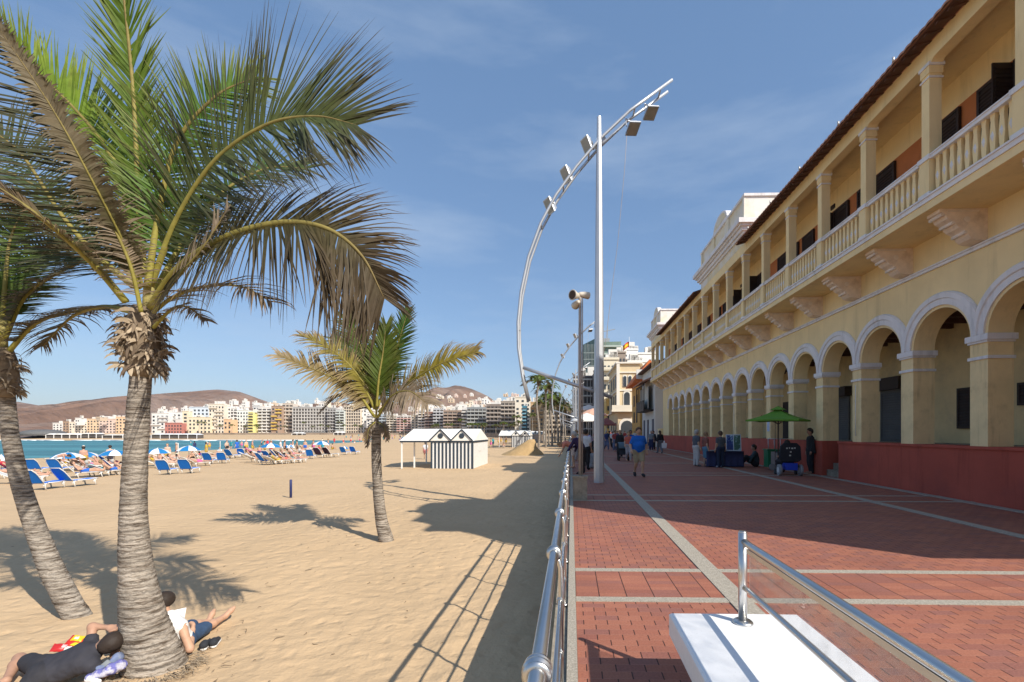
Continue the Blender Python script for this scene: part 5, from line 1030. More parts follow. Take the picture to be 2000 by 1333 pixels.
# ---- vendor's table with its customers
p0_ = at(1386, 913); p1_ = at(1452, 914)
T = thing('vendor_table', 'table under a long dark blue cloth, standing near the red wall', 'table', ((p0_[0]+p1_[0])/2, p0_[1]+.3, 0), -.05)
s = MB(); s.box(-.82, .82, -.32, .32, .70, .74); s.build('tabletop', cloth((.5, .5, .48)), T)
s = MB(); n = 60; lp = [(-.84+1.68*i/20, -.34) for i in range(20)]+[(.84, -.34+.68*i/10) for i in range(10)]+[(.84-1.68*i/20, .34) for i in range(20)]+[(-.84, .34-.68*i/10) for i in range(10)]
for z, k in ((.745, 0), (.4, .03), (.04, .05)):
    for i, (x, y) in enumerate(lp): w_ = 1+k*math.sin(i*1.7)+k*.5*math.sin(i*3.1); s.v.append((x*w_, y*(1+(w_-1)*2.4), z))
m = len(lp); s.f = [(r*m+i, r*m+(i+1) % m, (r+1)*m+(i+1) % m, (r+1)*m+i) for r in (0, 1) for i in range(m)]+[tuple(range(m))]; s.m = [0]*len(s.f); s.sm = [True]*(2*m)+[False]; s.build('tablecloth', cloth((.035, .04, .10)), T)
for i, (x, w_, c, l) in enumerate(((-.55, .3, (.6, .6, .58), 'white leaflets lying on the dark blue table'), (.0, .35, (.5, .45, .4), 'beige box of goods lying on the dark blue table'))):
    s = MB(); s.box(-w_/2, w_/2, .18, .12, 0, .03+.05*i); s.box(-w_/2+.03, w_/2-.03, -.09, .09, .03+.05*i, .045+.05*i); o = s.build('goods_box', cloth(c)); o.location = T.matrix_basis @ Vector((x, -.05, .75)); tag(o, l, 'goods')
c_ = Vector((T.location.x+.52, T.location.y+.1, .75)); D = thing('display_board', 'leaning blue and green picture board with white frame, standing on the vendor table', 'board', c_, -.25)
def slant(x0, x1, z0, z1, t0, t1): return [(x0, .02+z0*.35-t0, z0), (x1, .02+z0*.35-t0, z0), (x1, .02+z1*.35-t0, z1), (x0, .02+z1*.35-t0, z1)], [(x0, .02+z0*.35-t1, z0), (x1, .02+z0*.35-t1, z0), (x1, .02+z1*.35-t1, z1), (x0, .02+z1*.35-t1, z1)]
s = MB(); s.hexa(*slant(-.34, .34, 0, .78, 0, .03)); s.build('frame', cloth((.55, .58, .6)), D)
for x0, x1, c in ((-.31, -.02, (.01, .03, .16)), (.02, .31, (.05, .12, .07))):
    s = MB(); s.hexa(*slant(x0, x1, .04, .74, .03, .038)); s.build('picture_panel', M('board_print_%d' % (x0 > 0), c, .5, var=.5, scale=6, col2=(.25, .35, .4), mixs=7, lo=.55, hi=.62), D)
q_ = at(1360, 911); person('woman in black and white top at the vendor table, with a shoulder bag', q_, -1.2, STAND, 0, 3, top=(.08, .09, .11), bottom=(.5, .48, .46), leg=2, h=.03, shoes=GREY)
q_ = at(1378, 912); person('woman in brown top and pale skirt at the vendor table', q_, -1.4, STAND, 0, 2, top=(.22, .08, .06), bottom=(.10, .22, .32), leg=1, h=.03, sc=.94)
q_ = at(1404, 913); person('man in dark grey shirt and dark jeans standing before the vendor table', (q_[0], q_[1]-.25, 0), .2, STAND, 0, 1, top=(.08, .09, .10), bottom=(.02, .03, .06), leg=2, h=.03, shoes=(.35, .35, .4), sc=.96)
q_ = at(1476, 912); person('person in dark clothes crouching against the red wall', q_, 1.3, SIT, 3, 0, top=(.03, .045, .05), bottom=BL, leg=2, sleeve=2, h=.03, sc=1.1)
# ---- green parasol, kiosk cart and electric wheelchair
c_ = P(1520, 0, 18.6); T = thing('market_parasol', 'square bright green parasol on a dark pole, over the vending cart', 'parasol', (c_.x, c_.y, 0))
s = MB(); s.tube([(0, 0, 0), (0, 0, 2.55)], .028, 8); s.tube([(-.12, 0, 0), (-.12, 0, 2.2)], .012, 6); s.build('pole', cloth((.10, .07, .06), 'wood'), T)
gp = cloth((.13, .30, .035), 'canvas')
s = MB(); hw_ = 1.36; ring = [(.06, .06, 2.66)]; 
for k in range(4):
    a = math.pi/2*k+.12; b = a+math.pi/2; A_ = Vector((math.cos(a)*hw_, math.sin(a)*hw_, 2.12)); B_ = Vector((math.cos(b)*hw_, math.sin(b)*hw_, 2.12)); t_ = Vector((0, 0, 2.58)); m1_ = (A_+B_)/2+Vector((0, 0, .02)); sg = 6; vs = []
    for i in range(sg+1):
        f = i/sg
        for pnt in (A_, m1_, B_): q = t_.lerp(pnt, f); q = Vector((q.x, q.y, q.z-.10*math.sin(math.pi*f)*(1 if pnt is m1_ else .6))); vs.append(q)
    s.add(vs, [(i*3+j, (i+1)*3+j, (i+1)*3+j+1, i*3+j+1) for i in range(sg) for j in (0, 1)], 0, False)
    s.add([A_, m1_, B_, B_-Vector((0, 0, .06)), m1_-Vector((0, 0, .06)), A_-Vector((0, 0, .06))], [(0, 1, 4, 5), (1, 2, 3, 4)])
s.build('canopy', gp, T)
s = MB()
for k in range(4):
    a = math.pi/2*k+.12; b = a+math.pi/2; f = .27; A_ = Vector((math.cos(a)*hw_*f, math.sin(a)*hw_*f, 2.52)); B_ = Vector((math.cos(b)*hw_*f, math.sin(b)*hw_*f, 2.52)); s.add([A_, B_, (0, 0, 2.68)], [(0, 1, 2)])
s.build('vent_cap', gp, T)
s = MB()
for k in range(4): a = math.pi/2*k+.12; s.bar((0, 0, 1.95), (math.cos(a)*.7, math.sin(a)*.7, 2.30), .02)
s.build('rib', cloth((.10, .07, .06), 'wood'), T)
c_ = at(1548, 922); T = thing('vending_cart', 'green and chrome vending cart standing behind the electric wheelchair', 'cart', (c_[0], c_[1]+1.1, 0), -.1)
s = MB(); s.box(-.62, .62, -.3, .3, .12, .85); s.box(-.66, .66, -.34, .34, .85, .90); s.build('cabinet', cloth((.01, .16, .07), 'paint', .4), T)
s = MB()
for x in (-.6, -.35, -.1, .15, .4, .6): s.tube([(x, -.30, .9), (x, -.25, 1.35)], .015, 6)
s.tube([(-.62, -.25, 1.35), (.62, -.25, 1.35)], .018, 6); s.box(-.5, -.1, -.31, -.305, .2, .8); s.build('chrome_rack', galv, T)
s = MB()
for x in (-.45, .45): s.tube([(x, -.36, .14), (x, -.31, .14)], .14, 14)
s.build('wheel', cloth((.3, .3, .3), 'rubber'), T)
c_ = at(1546, 930); T = thing('electric_wheelchair', 'black electric wheelchair with blue battery box, seen from behind', 'wheelchair', (c_[0], c_[1]+.2, 0), -.12, sc=1.12)
s = MB(); s.prism([(-.34, .55), (-.27, .48), (.27, .48), (.34, .55), (.31, .98), (.20, 1.10), (-.20, 1.10), (-.31, .98)], 'y', -.16, -.04); s.box(-.28, .28, -.05, .38, .46, .54); s.build('seat', cloth(BL), T)
s = MB(); s.box(-.19, .19, -.26, .12, .20, .43); s.build('battery_box', cloth((.01, .05, .45), 'plastic', .35), T)
for x in (-.33, .33):
    s = MB(); s.tube([(x-.045, -.08, .19), (x+.045, -.08, .19)], .19, 20); w_ = s.build('wheel', cloth((.25, .25, .26), 'rubber'), T); s = MB(); s.tube([(x-.05, -.08, .19), (x+.05, -.08, .19)], .10, 14); s.build('rim', cloth((.6, .6, .6), 'rim', .4), w_)
    s = MB(); s.tube([(x-.03, .36, .10), (x+.03, .36, .10)], .10, 14); s.build('front_wheel', cloth((.05, .05, .05), 'rubber'), T)
    s = MB(); s.tube([(x, -.06, .55), (x, -.05, .78), (x, .3, .78)], .02, 8); s.build('armrest', cloth(BL), T)
s = MB()
for i, (x, z, w_) in enumerate(((-.12, .90, .05), (-.04, .91, .035), (.05, .90, .06), (.13, .91, .04), (.0, .78, .05), (-.02, .66, .06))): s.box(x-w_/2, x+w_/2, -.166, -.161, z, z+.045)
s.build('back_lettering', cloth((.5, .5, .45), 'print'), T)
person('person with dark hair sitting in the electric wheelchair', (c_[0], c_[1]+.3, 0), .18, CHAIR, 3, 0, top=(.35, .35, .38), bottom=BL, leg=2, h=.03, sc=1.0)
q_ = at(1583, 926); person('man in black jacket standing beside the electric wheelchair', q_, 1.4, STAND, 3, 0, top=(.02, .02, .022), bottom=BL, sleeve=2, leg=2, h=.03, sc=1.02)
q_ = at(1568, 922); person('seated person in white shirt half hidden behind the electric wheelchair', (q_[0]+.1, q_[1]+1.0, 0), 2.6, CHAIR, 0, 0, top=(.5, .5, .5), bottom=BL, leg=2, h=.035)
s = MB(); s.box(-.13, .13, 0, .012, -.42, .42); N_ = thing('paper_notice', 'tall pale blue paper notice fixed to the pier behind the green parasol', 'notice', (9.43, CN(5), 2.1), math.pi/2*3); s.build('sheet', cloth((.45, .52, .68), 'paper'), N_)
s = MB(); random.seed(9)
for i in range(17): s.box(-.10, -.10+random.uniform(.1, .2), .012, .0135, -.38+.045*i, -.365+.045*i)
s.build('printed_line', cloth((.15, .2, .4), 'print'), N_); N_.location.x = 9.49; 
# ================================================================ on the beach
blue = cloth((.006, .17, .68), 'sling'); whp = cloth((.66, .65, .62), 'plastic', .45)
def make_lounger(label, fab, group, back=52):
    T = thing('sun_lounger', label, 'sun lounger', group=group); a = R(back); L_ = .86
    s = MB()
    for x in (-.30, .30): s.tube([(x, .18, .34), (x, .7, .33), (x*.95, 1.22, .36)], .03, 6)
    s.tube([(-.28, 1.22, .36), (.28, 1.22, .36)], .03, 6); s.build('frame', whp, T)
    l = MB(); l.tube([(0, .05, 0), (0, 0, .18), (0, -.02, .33)], [.035, .03, .035], 6); l.bar((0, -.10, .20), (0, .08, .33), .04); l0 = None
    for x in (-.29, .29):
        for y in (.02, 1.05):
            if l0 is None: l0 = l.build('leg', whp, T); o = l0
            else: o = l0.copy(); COL.objects.link(o)
            o.location = (x, y, 0)
    bk = MB(); n = 8; cs = []
    for i in range(n+1): f = i/n; cs.append((f, .34*(1-.35*max(0, f-.7)**1.2/.3**1.2*.9)))
    def bp2(f, x, t): y = -.10-math.cos(a)*L_*f-t*math.sin(a); z = .35+math.sin(a)*L_*f-t*math.cos(a)*-1; return (x, y, z)
    vs = [bp2(f, sx*w_, t) for t in (0, .015) for f, w_ in cs for sx in (-1, 1)]; m = 2*(n+1)
    fs = [(2*i, 2*i+1, 2*i+3, 2*i+2) for i in range(n)]+[(m+2*i, m+2*i+2, m+2*i+3, m+2*i+1) for i in range(n)]; bk.add(vs, fs); bk.build('backrest', fab, T)
    fr_ = MB(); pts = [bp2(f, -w_-.01, .007) for f, w_ in cs]+[bp2(f, w_+.01, .007) for f, w_ in cs[::-1]]; fr_.tube(pts, .022, 6); fr_.build('back_frame', whp, T)
    s = MB(); s.add([(-.28, -.08, .35), (.28, -.08, .35), (.28, .7, .34), (-.28, .7, .34), (.26, 1.2, .37), (-.26, 1.2, .37), (-.28, -.08, .33), (.28, -.08, .33), (.28, .7, .32), (-.28, .7, .32), (.26, 1.2, .35), (-.26, 1.2, .35)], [(0, 1, 2, 3), (3, 2, 4, 5), (6, 9, 8, 7), (9, 11, 10, 8)]); s.build('seat_sling', fab, T)
    return T
lb = make_lounger('x x x x', blue, 'blue sun loungers'); lw = make_lounger('x x x x', whp, 'white sun loungers', 30); ldk = make_lounger('x x x x', cloth((.06, .03, .05), 'sling'), 'dark covered sun loungers')
for o in (lb, lw, ldk): o.location = (0, -30, -3)
ZB = lambda x, y: ground_z(x, y)
def bat(u, v):
    z = ZS
    for _ in range(6): q = G(u, v, z); z = ZB(q.x, q.y)
    return (q.x, q.y, z)
used = {}
def lounger(src, u, v, rz, label, sc=1.0):
    p = bat(u, v)
    if src.name not in used: used[src.name] = 1; src.location = p; src.rotation_euler = (0, 0, rz); src['label'] = label; src.scale = (sc,)*3; return src
    return dup(src, p, rz+.22*math.sin(u*7.3), label, sc=sc)
def where(u):
    for a, s_ in ((60, 'beside the curved palm'), (245, 'between the two big palms'), (400, 'just past the tallest palm'), (500, 'before the open water'), (600, 'in the thick of the crowd'), (665, 'near the last blue parasol'), (760, 'near the small lone palm')):
        if u < a: return s_
    return 'beyond the small lone palm'
LZ = -.75
for u, v, rz, l in ((74, 958, .18, 'empty blue lounger with raised back, the front one beside the curved palm trunk'), (134, 952, .18, 'empty blue lounger with raised back, second from the curved palm trunk'), (70, 926, .18, 'empty blue lounger right behind the two front ones'), (322, 928, .18, 'empty blue lounger with raised back, first past the tallest palm trunk'), (365, 926, .18, 'empty blue lounger with raised back, second past the tallest palm trunk'),
                    (408, 907, .18, 'empty blue lounger, first of the pair in front of the open water'), (434, 906, .18, 'empty blue lounger, second of the pair in front of the open water'), (450, 896, .18, 'small empty blue lounger behind the pair near the water'), (472, 894, .18, 'small empty blue lounger nearest the parasol crowd'), (523, 901, .18, 'blue lounger directly under the big parasol'), (606, 897, .18, 'blue lounger apart from the crowd, beside two dark ones'),
                    (672, 889, .18, 'blue lounger nearer the crowd, of the lonely pair'), (691, 888, .18, 'blue lounger nearer the small palm, of the lonely pair'), (112, 925, .18, 'blue lounger in the second row between the two big palms'), (6, 908, .18, 'blue lounger partly cut by the frame behind the curved palm')):
    lounger(lb, u, v, rz, l, .98)
lounger(ldk, 624, 895, -.1, 'lounger covered with a black towel, behind the blue one', 1.1); lounger(ldk, 642, 894, -.1, 'lounger covered with a brown towel, last of the short row', 1.1)
swim = [((.55, .04, .06), 'red'), ((.02, .03, .10), 'navy'), ((.6, .6, .6), 'white'), ((.02, .25, .3), 'teal'), ((.02, .02, .02), 'black'), ((.55, .12, .3), 'pink'), ((.02, .12, .5), 'blue'), ((.5, .35, .05), 'yellow')]
occ = [(150, 934), (178, 931), (205, 930), (228, 928), (160, 920), (190, 917), (214, 915), (118, 915), (305, 915), (335, 912), (352, 910), (378, 912), (395, 902), (30, 945), (12, 935), (5, 925), (140, 912),
       (505, 905), (515, 908), (533, 908), (547, 907), (560, 906), (571, 905), (512, 896), (540, 897), (552, 896), (565, 895), (578, 893), (486, 898), (494, 903), (498, 891), (585, 890), (425, 896), (384, 896), (318, 902), (482, 888), (590, 885), (600, 883)]
random.seed(8)
for i, (u, v) in enumerate(occ):
    rz = -.75+random.uniform(-.3, .35); c, cn = random.choice(swim); w_ = random.random()
    lounger(lw if i % 3 else lb, u, v, rz, '%s lounger under a sunbather in %s, %s' % ('white' if i % 3 else 'blue', cn, where(u)))
    p = bat(u, v); ps = RECL if w_ < .75 else PRONE
    ps = dict(ps, **{}) ; woman = random.random() < .5
    person('%s in %s swimwear %s on lounger %s' % ('woman' if woman else 'man', cn, 'reclining' if ps['hed'][2] > .7 else 'lying face down', where(u)), (p[0]+math.sin(-rz)*.32*1, p[1]+math.cos(rz)*.32, p[2]-.02), rz, ps, random.choice((0, 1, 2, 4, 4)), random.randrange(5), top=c if woman and random.random() < .5 else None, bottom=c, sleeve=0, leg=.3, h=.04, group='sunbathers on loungers', hat=(.6, .55, .4) if random.random() < .15 else None)
q = bat(112, 921); person('man in grey shorts bending over his lounger under the parasol', q, -1.2, BEND, 4, 0, bottom=(.25, .3, .35), leg=.5, h=.035, group='people standing on the beach')
STD = [(163, 918, 4), (187, 915, 1), (215, 914, 2), (327, 905, 2), (313, 904, 4), (403, 897, 4), (443, 887, 2), (376, 898, 0), (556, 888, 4), (548, 886, 0), (568, 889, 2), (580, 887, 1), (572, 884, 4), (590, 888, 4), (596, 885, 0), (529, 888, 2), (507, 884, 4), (517, 890, 0), (612, 885, 4), (622, 883, 3), (630, 884, 4), (641, 880, 4), (649, 878, 0), (493, 886, 4), (481, 884, 2), (300, 900, 4), (345, 900, 0), (463, 886, 2), (430, 889, 4)]
for i, (u, v, sk) in enumerate(STD):
    q = bat(u, v); c, cn = random.choice(swim); sit = i % 3 == 1
    person('%s beachgoer in %s, %s' % ('seated' if sit else 'standing', cn, where(u)), q, random.uniform(0, 6.2), SIT if sit else random.choice((STAND, WALK, STAND)), sk, random.randrange(5), top=c if random.random() < .35 else None, bottom=c, leg=.4, h=.045, group='people standing on the beach', hat=(.65, .6, .5) if i % 5 == 0 else None)
q = P(831, 893, 48); person('man in white shirt and blue cap seen through the porch of the striped hut', (q.x, q.y, ZS), .4, WALK, 4, 0, top=(.6, .6, .62), bottom=(.5, .2, .2), leg=.6, h=.045, hat=(.02, .2, .4))
# far crowd: a dozen figures built, the others copies
protos = []
for i in range(12):
    c, cn = swim[i % 8]; ps = (STAND, WALK, SIT, STAND)[i % 4]
    T = person('%s bather in %s at the far waterline' % ('seated' if ps is SIT else 'standing', cn), (0, 0, 0), 0, ps, (0, 4, 1, 2, 4)[i % 5], i % 5, top=c if i % 3 == 0 else None, bottom=c, leg=.4, h=.07, group='distant bathers')
    protos.append((T, 'seated' if ps is SIT else 'standing', cn))
random.seed(31); first_used = set()
for k in range(118):
    i = random.randrange(12); T, pn, cn = protos[i]
    if k < 38: y = random.uniform(70, 200); x = -70+random.uniform(-4, 14) if k % 3 else -random.uniform(45, 74)
    elif k < 98: x = random.uniform(-118, -40); y = 224-max(0, (x+110))*.25+random.uniform(2, 26) if x < -78 else random.uniform(120, 240)
    else: x = random.uniform(-20, -8); y = random.uniform(60, 130)
    if shore(x, y) < 1: x += 6
    zz = ground_z(x, y); wr = 'on the far shore beach' if y > 200 else ('at the waterline' if x < -60 else 'on the dry sand')
    far_ = 'along the nearer part' if y < 110 else ('along the middle part' if y < 160 else 'along the distant part')
    l = '%s bather in %s %s %s' % (pn, cn, wr, '' if y > 200 else far_)
    if i not in first_used: first_used.add(i); T.location = (x, y, zz); T['label'] = l
    else: dup(T, (x, y, zz), random.uniform(0, 6.2), l)
# parasols
def parasol(label, u, v_top, d, r=1.05, tilt=0.0, ph=0, tops=None):
    c = P(u, v_top, d); zg = ZB(c.x, c.y); hgt = c.z-zg; T = thing('beach_parasol', label, 'parasol', (c.x, c.y, zg), ph, 'blue and white beach parasols')
    s = MB(); s.tube([(0, 0, -.2), (0, 0, hgt)], .02, 6); s.tube([(0, 0, hgt-.02), (0, 0, hgt+.06)], .025, 6); s.build('pole', whp, T)
    s = MB(); n = 8
    for k in range(n):
        a0, a1 = 2*math.pi*k/n, 2*math.pi*(k+1)/n; rows = []
        for f, dz in ((0.02, 0), (.35, -.05), (.7, -.18), (1.0, -.40)):
            am = (a0+a1)/2; rows += [(r*f*math.cos(a0), r*f*math.sin(a0), dz), (r*f*.96*math.cos(am), r*f*.96*math.sin(am), dz-.03*f), (r*f*math.cos(a1), r*f*math.sin(a1), dz)]
        s.add(rows, [(3*i+j, 3*(i+1)+j, 3*(i+1)+j+1, 3*i+j+1) for i in range(3) for j in (0, 1)], k % 2, True)
    s.v = [(x, y, z*1.0+hgt) for x, y, z in s.v]; s.build('canopy', [cloth((.01, .17, .42), 'canvas'), cloth((.74, .74, .73), 'canvas')], T)
    return T
for u, vt, d, r, l in ((133, 884, 34, .98, 'blue and white parasol over the bending man'), (168, 883, 37, .85, 'blue and white parasol touching its neighbour, second from the curved palm'), (224, 879, 36, .95, 'blue and white parasol half hidden by the tallest palm trunk'), (308, 876, 38, .85, 'blue and white parasol just past the tallest palm trunk'), (369, 871, 40, .85, 'blue and white parasol beside a thin white pole, against the sea'),
    (529, 866, 46, .95, 'tall blue and white parasol in the thick of the crowd'), (628, 862, 56, .95, 'blue and white parasol at the end of the crowd near the water'), (3, 889, 36, .9, 'blue parasol cut by the frame'), (673, 872, 76, .6, 'small turquoise parasol behind the lonely pair of loungers')):
    parasol(l, u, vt, d, r, ph=u*.37)
for u, vt, d, l in ((558, 869, 62, 'small white parasol, first of the pair beyond the tall one'), (568, 869, 62, 'small white parasol, second of the pair beyond the tall one')): parasol(l, u, vt, d, .5, ph=.3)
for u, v, d, l in ((348, 900, 44, 'thin white pole between two parasols'), (430, 888, 55, 'thin white pole standing near the open water')):
    q = P(u, v, d); s = MB(); s.tube([(0, 0, -.3), (0, 0, 1.7 if u < 400 else 1.5), (0, 0, 1.75)], [.05, .04, .02], 8); o = s.build('marker_pole', whp); o.location = (q.x, q.y, ZB(q.x, q.y)); tag(o, l, 'pole')
# ================================================================ the town across the bay and along the promenade
glass_d = M('dark_window', (.045, .055, .065), .3, var=.35, scale=.4, spec=.6)
shade_d = M('painted_loggia_shade', (.10, .09, .085), .8, var=.3, scale=.3)  # dark colour stands in for shade inside loggias, window cells and canopied rooms
wm = MB(); wm.box(-.5, .5, -.12, .06, 0, 1); WIN = None
CW = {}
def wall_mat(c):
    k = tuple(round(x, 2) for x in c)
    if k not in CW: CW[k] = M('town_plaster_%d' % len(CW), c, .88, var=.07, scale=.12, col2=tuple(x*.8 for x in c), mixs=.09, lo=.5, hi=.8, spec=.2)
    return CW[k]
_wi = {}
def win(parent, x, y, z, w, h, mat=None, name='window'):
    mat = mat or glass_d; k = mat.name
    if k not in _wi: o = wm.build(name, mat); _wi[k] = o
    else: o = _wi[k].copy(); COL.objects.link(o); o.name = name
    o.parent = parent; o.location = (x, y, z); o.scale = (w, 1, h); return o
def block(label, u0, u1, vt, d, col, floors=6, cols=5, style='plain', rz=0.0, zb=.0, dep=None, ground=None, accent=None, name='apartment_block', cat='building', top=0, group=None, side=False):
    a, b = P(u0, vt, d), P(u1, vt, d); w = (b-a).length; H = a.z-zb; c = (a+b)/2; dep = dep or max(8, w*.6)
    ang = math.atan2((b-a).y, (b-a).x)+rz; T = thing(name, label, cat, (c.x, c.y, zb), ang, group)
    random.seed(int(u0*7+u1)); wmt = wall_mat(col); s = MB(); s.box(-w/2, w/2, 0, dep, 0, H); s.build('wall', wmt, T)
    fh = H/(floors+.4); cw = w/cols; acc = wall_mat(accent) if accent else wmt
    if style in ('plain', 'grid', 'mixed'):
        for f in range(floors):
            for k in range(cols):
                if style != 'grid' and random.random() < .08: continue
                ww, hh = (cw*.66, fh*.62) if style == 'grid' else (cw*.44, fh*.5)
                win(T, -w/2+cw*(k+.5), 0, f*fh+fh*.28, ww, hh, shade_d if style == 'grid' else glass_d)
    if style in ('band', 'mixed'):
        for f in range(floors):
            z = f*fh+fh*.25
            if style == 'band': win(T, 0, 0, z+fh*.32, w*.94, fh*.46, shade_d, 'loggia_shade_panel')
            s = MB(); x0 = -w*.49 if style == 'band' else random.choice((-w*.49, -w*.1)); x1 = w*.49 if style == 'band' else x0+w*.55
            s.box(x0, x1, -1.1, -.0, z-.1, z+.12); s.box(x0, x1, -1.15, -1.02, z+.12, z+fh*.30)
            if f: s.build('balcony', acc, T)
        if style == 'band':
            s = MB()
            for k in range(1, cols): s.box(-w/2+cw*k-.12, -w/2+cw*k+.12, -1.0, -.0, fh*.5, H-fh*.2)
            s.build('divider', wmt, T)
    if style == 'grid':
        s = MB()
        for k in range(cols+1): s.box(-w/2+cw*k-cw*.07, -w/2+cw*k+cw*.07, -.5, .0, fh*.2, H-.3)
        for f in range(floors+1): s.box(-w/2, w/2, -.62, -.51, f*fh+fh*.08, f*fh+fh*.26)
        s.build('facade_frame', acc, T)
    if ground: s = MB(); s.box(-w*.49, w*.49, -1.6, -.02, 0, fh*.75); s.build('shop_front', wall_mat(ground), T)
    s = MB(); s.box(-w/2-.15, w/2+.15, -.25, .2, H, H+.5); s.build('parapet', wmt, T)
    for k in range(2+top):
        x = random.uniform(-w*.35, w*.25); q = random.uniform(1.5, w*.2+1.5); s = MB(); s.box(x, x+q, 2, 2+q, H, H+random.uniform(1.4, 3.2)); s.build('roof_hut', wall_mat((.72, .69, .64)), T)
    return T
Wt, Cr, Ylw, Or_, Pk = (.74, .72, .69), (.74, .67, .56), (.74, .65, .48), (.72, .54, .36), (.72, .56, .48)
# far left row
block('small white flats at the seaward end of the far town', 103, 122, 827, 520, Wt, 4, 3)
block('narrow brown house between white flats at the seaward end', 123, 134, 824, 515, (.40, .28, .2), 4, 2)
block('long white flats with many small windows, seaward end of the far town', 135, 170, 825, 510, Cr, 4, 6)
block('orange block with flat roof beside the pink one', 170, 194, 819, 500, Or_, 5, 4, top=1)
block('pink block between two orange ones', 194, 226, 819, 495, Pk, 5, 5, top=1)
block('pale orange block partly behind the tallest palm trunk', 226, 252, 815, 490, (.72, .52, .34), 5, 4)
block('stepped white modern flats just past the tallest palm trunk', 296, 330, 808, 440, Wt, 5, 4, 'mixed', top=2)
block('white flats with a sloping roof line behind the red building', 328, 354, 806, 445, Wt, 6, 3, 'mixed')
block('red and white low building with tall windows', 322, 356, 827, 425, (.48, .20, .17), 3, 6, name='low_building')
block('narrow yellow tower beside the pale blue block', 356, 368, 804, 430, Ylw, 6, 1)
block('pale block with bright blue glass panels on its upper floors', 369, 408, 796, 435, (.62, .68, .74), 7, 5, accent=(.3, .5, .7), top=1)
block('long low pale yellow building under the blue panelled block', 368, 412, 816, 418, Ylw, 4, 6)
block('tall cream block with striped balconies and roof terrace', 408, 438, 790, 420, Cr, 8, 5, 'mixed', top=2)
block('white slender block next to the cream one', 438, 451, 794, 425, Wt, 7, 2)
block('pale orange low building in front of the slender white block', 437, 452, 820, 405, (.70, .48, .30), 3, 2)
block('white block with dark balcony recesses, six windows to a floor', 451, 463, 798, 415, Wt, 8, 2, 'band')
block('white glazed block beside the bright yellow striped one', 463, 485, 802, 415, (.72, .74, .70), 7, 4)
block('slim block with a bright yellow frame', 485, 494, 806, 405, (.74, .68, .30), 7, 1, 'band')
block('pale grey tall flats behind the white balconied block', 494, 508, 793, 440, (.60, .58, .56), 8, 2)
block('white curved block with heavy dark balcony bands', 504, 530, 797, 410, Wt, 8, 3, 'band')
block('brown and white block with an orange awning', 530, 552, 794, 405, (.40, .29, .22), 8, 3, 'mixed', accent=(.72, .5, .12))
block('white and brown flats beside the big grey hotel', 552, 572, 789, 408, (.62, .54, .46), 8, 3, 'band', top=2)
block('big grey hotel with a deep grid of balconies', 572, 640, 796, 400, (.42, .41, .40), 8, 12, 'grid', accent=(.62, .60, .57), ground=(.2, .2, .2), top=3, name='hotel')
block('grey wing of the big hotel with fewer columns of balconies', 640, 656, 798, 396, (.45, .44, .43), 8, 3, 'band')
block('pale slim glazed flats between two hotels', 656, 672, 803, 392, (.58, .62, .6), 8, 2, 'band')
block('beige hotel with a grid of square windows behind the small palm fronds', 672, 704, 793, 395, (.62, .52, .40), 9, 7, 'grid', accent=(.70, .62, .52), name='hotel')
block('tall plain white block behind the small palm', 704, 716, 791, 398, Wt, 8, 2)
block('white flats right behind the small palm trunk', 716, 738, 806, 385, Wt, 7, 3, 'mixed')
block('blue-grey flats just past the small palm trunk', 738, 755, 810, 380, (.45, .52, .58), 6, 2, 'band')
block('white block with orange shaded balconies, first past the small palm', 755, 775, 812, 372, (.72, .66, .56), 7, 3, 'band')
block('white block edged in red, second past the small palm', 775, 803, 813, 365, Wt, 7, 4, 'band', accent=(.66, .42, .38))
block('beige narrow flats between white ones, over the striped hut porch', 803, 817, 812, 352, (.52, .46, .38), 7, 2, 'plain')
block('white flats with stacked balconies over the striped hut', 817, 830, 802, 345, Wt, 8, 2, 'band')
block('dark red-brown flats over the striped hut', 830, 846, 806, 338, (.34, .20, .16), 7, 2, 'band', accent=(.5, .42, .38))
block('white and dark blue flats, roof terraces on top', 846, 866, 799, 330, (.55, .56, .58), 8, 3, 'band', top=2)
block('brown flats with wide balconies behind the gabled roofs', 866, 902, 803, 320, (.36, .27, .21), 7, 4, 'band', accent=(.45, .36, .30), top=2)
block('slim white tower between brown flats and the glass-fronted block', 902, 912, 799, 312, Wt, 8, 1, 'band')
block('grey block with blue-green glass in its middle', 912, 950, 797, 305, (.33, .35, .36), 7, 5, 'band', accent=(.42, .43, .42), top=2)
block('tall dark brown flats stepping up the shore', 950, 980, 791, 290, (.30, .25, .22), 7, 4, 'band', accent=(.40, .35, .31), top=1)
block('grey-brown slab block with an orange roof storey', 978, 1008, 785, 272, (.38, .33, .28), 8, 4, 'band', accent=(.46, .41, .36), top=1)
block('cream block with plain end wall, beside the slim palm', 1006, 1036, 777, 255, Cr, 9, 3, 'plain', top=2)
block('tall blue-glass narrow block beside the slim palm', 1020, 1028, 795, 235, (.10, .28, .38), 8, 1, 'band', accent=(.2, .4, .5))
block('ochre and brown flats behind the slim palm', 1036, 1062, 787, 235, (.55, .38, .22), 7, 3, 'mixed', top=1)
block('beige flats behind the palm group beside the railing', 1062, 1096, 795, 210, (.50, .42, .32), 6, 4, 'band', top=1)
block('brown low flats behind the palm group', 1094, 1122, 800, 185, (.36, .29, .23), 5, 4, 'band')
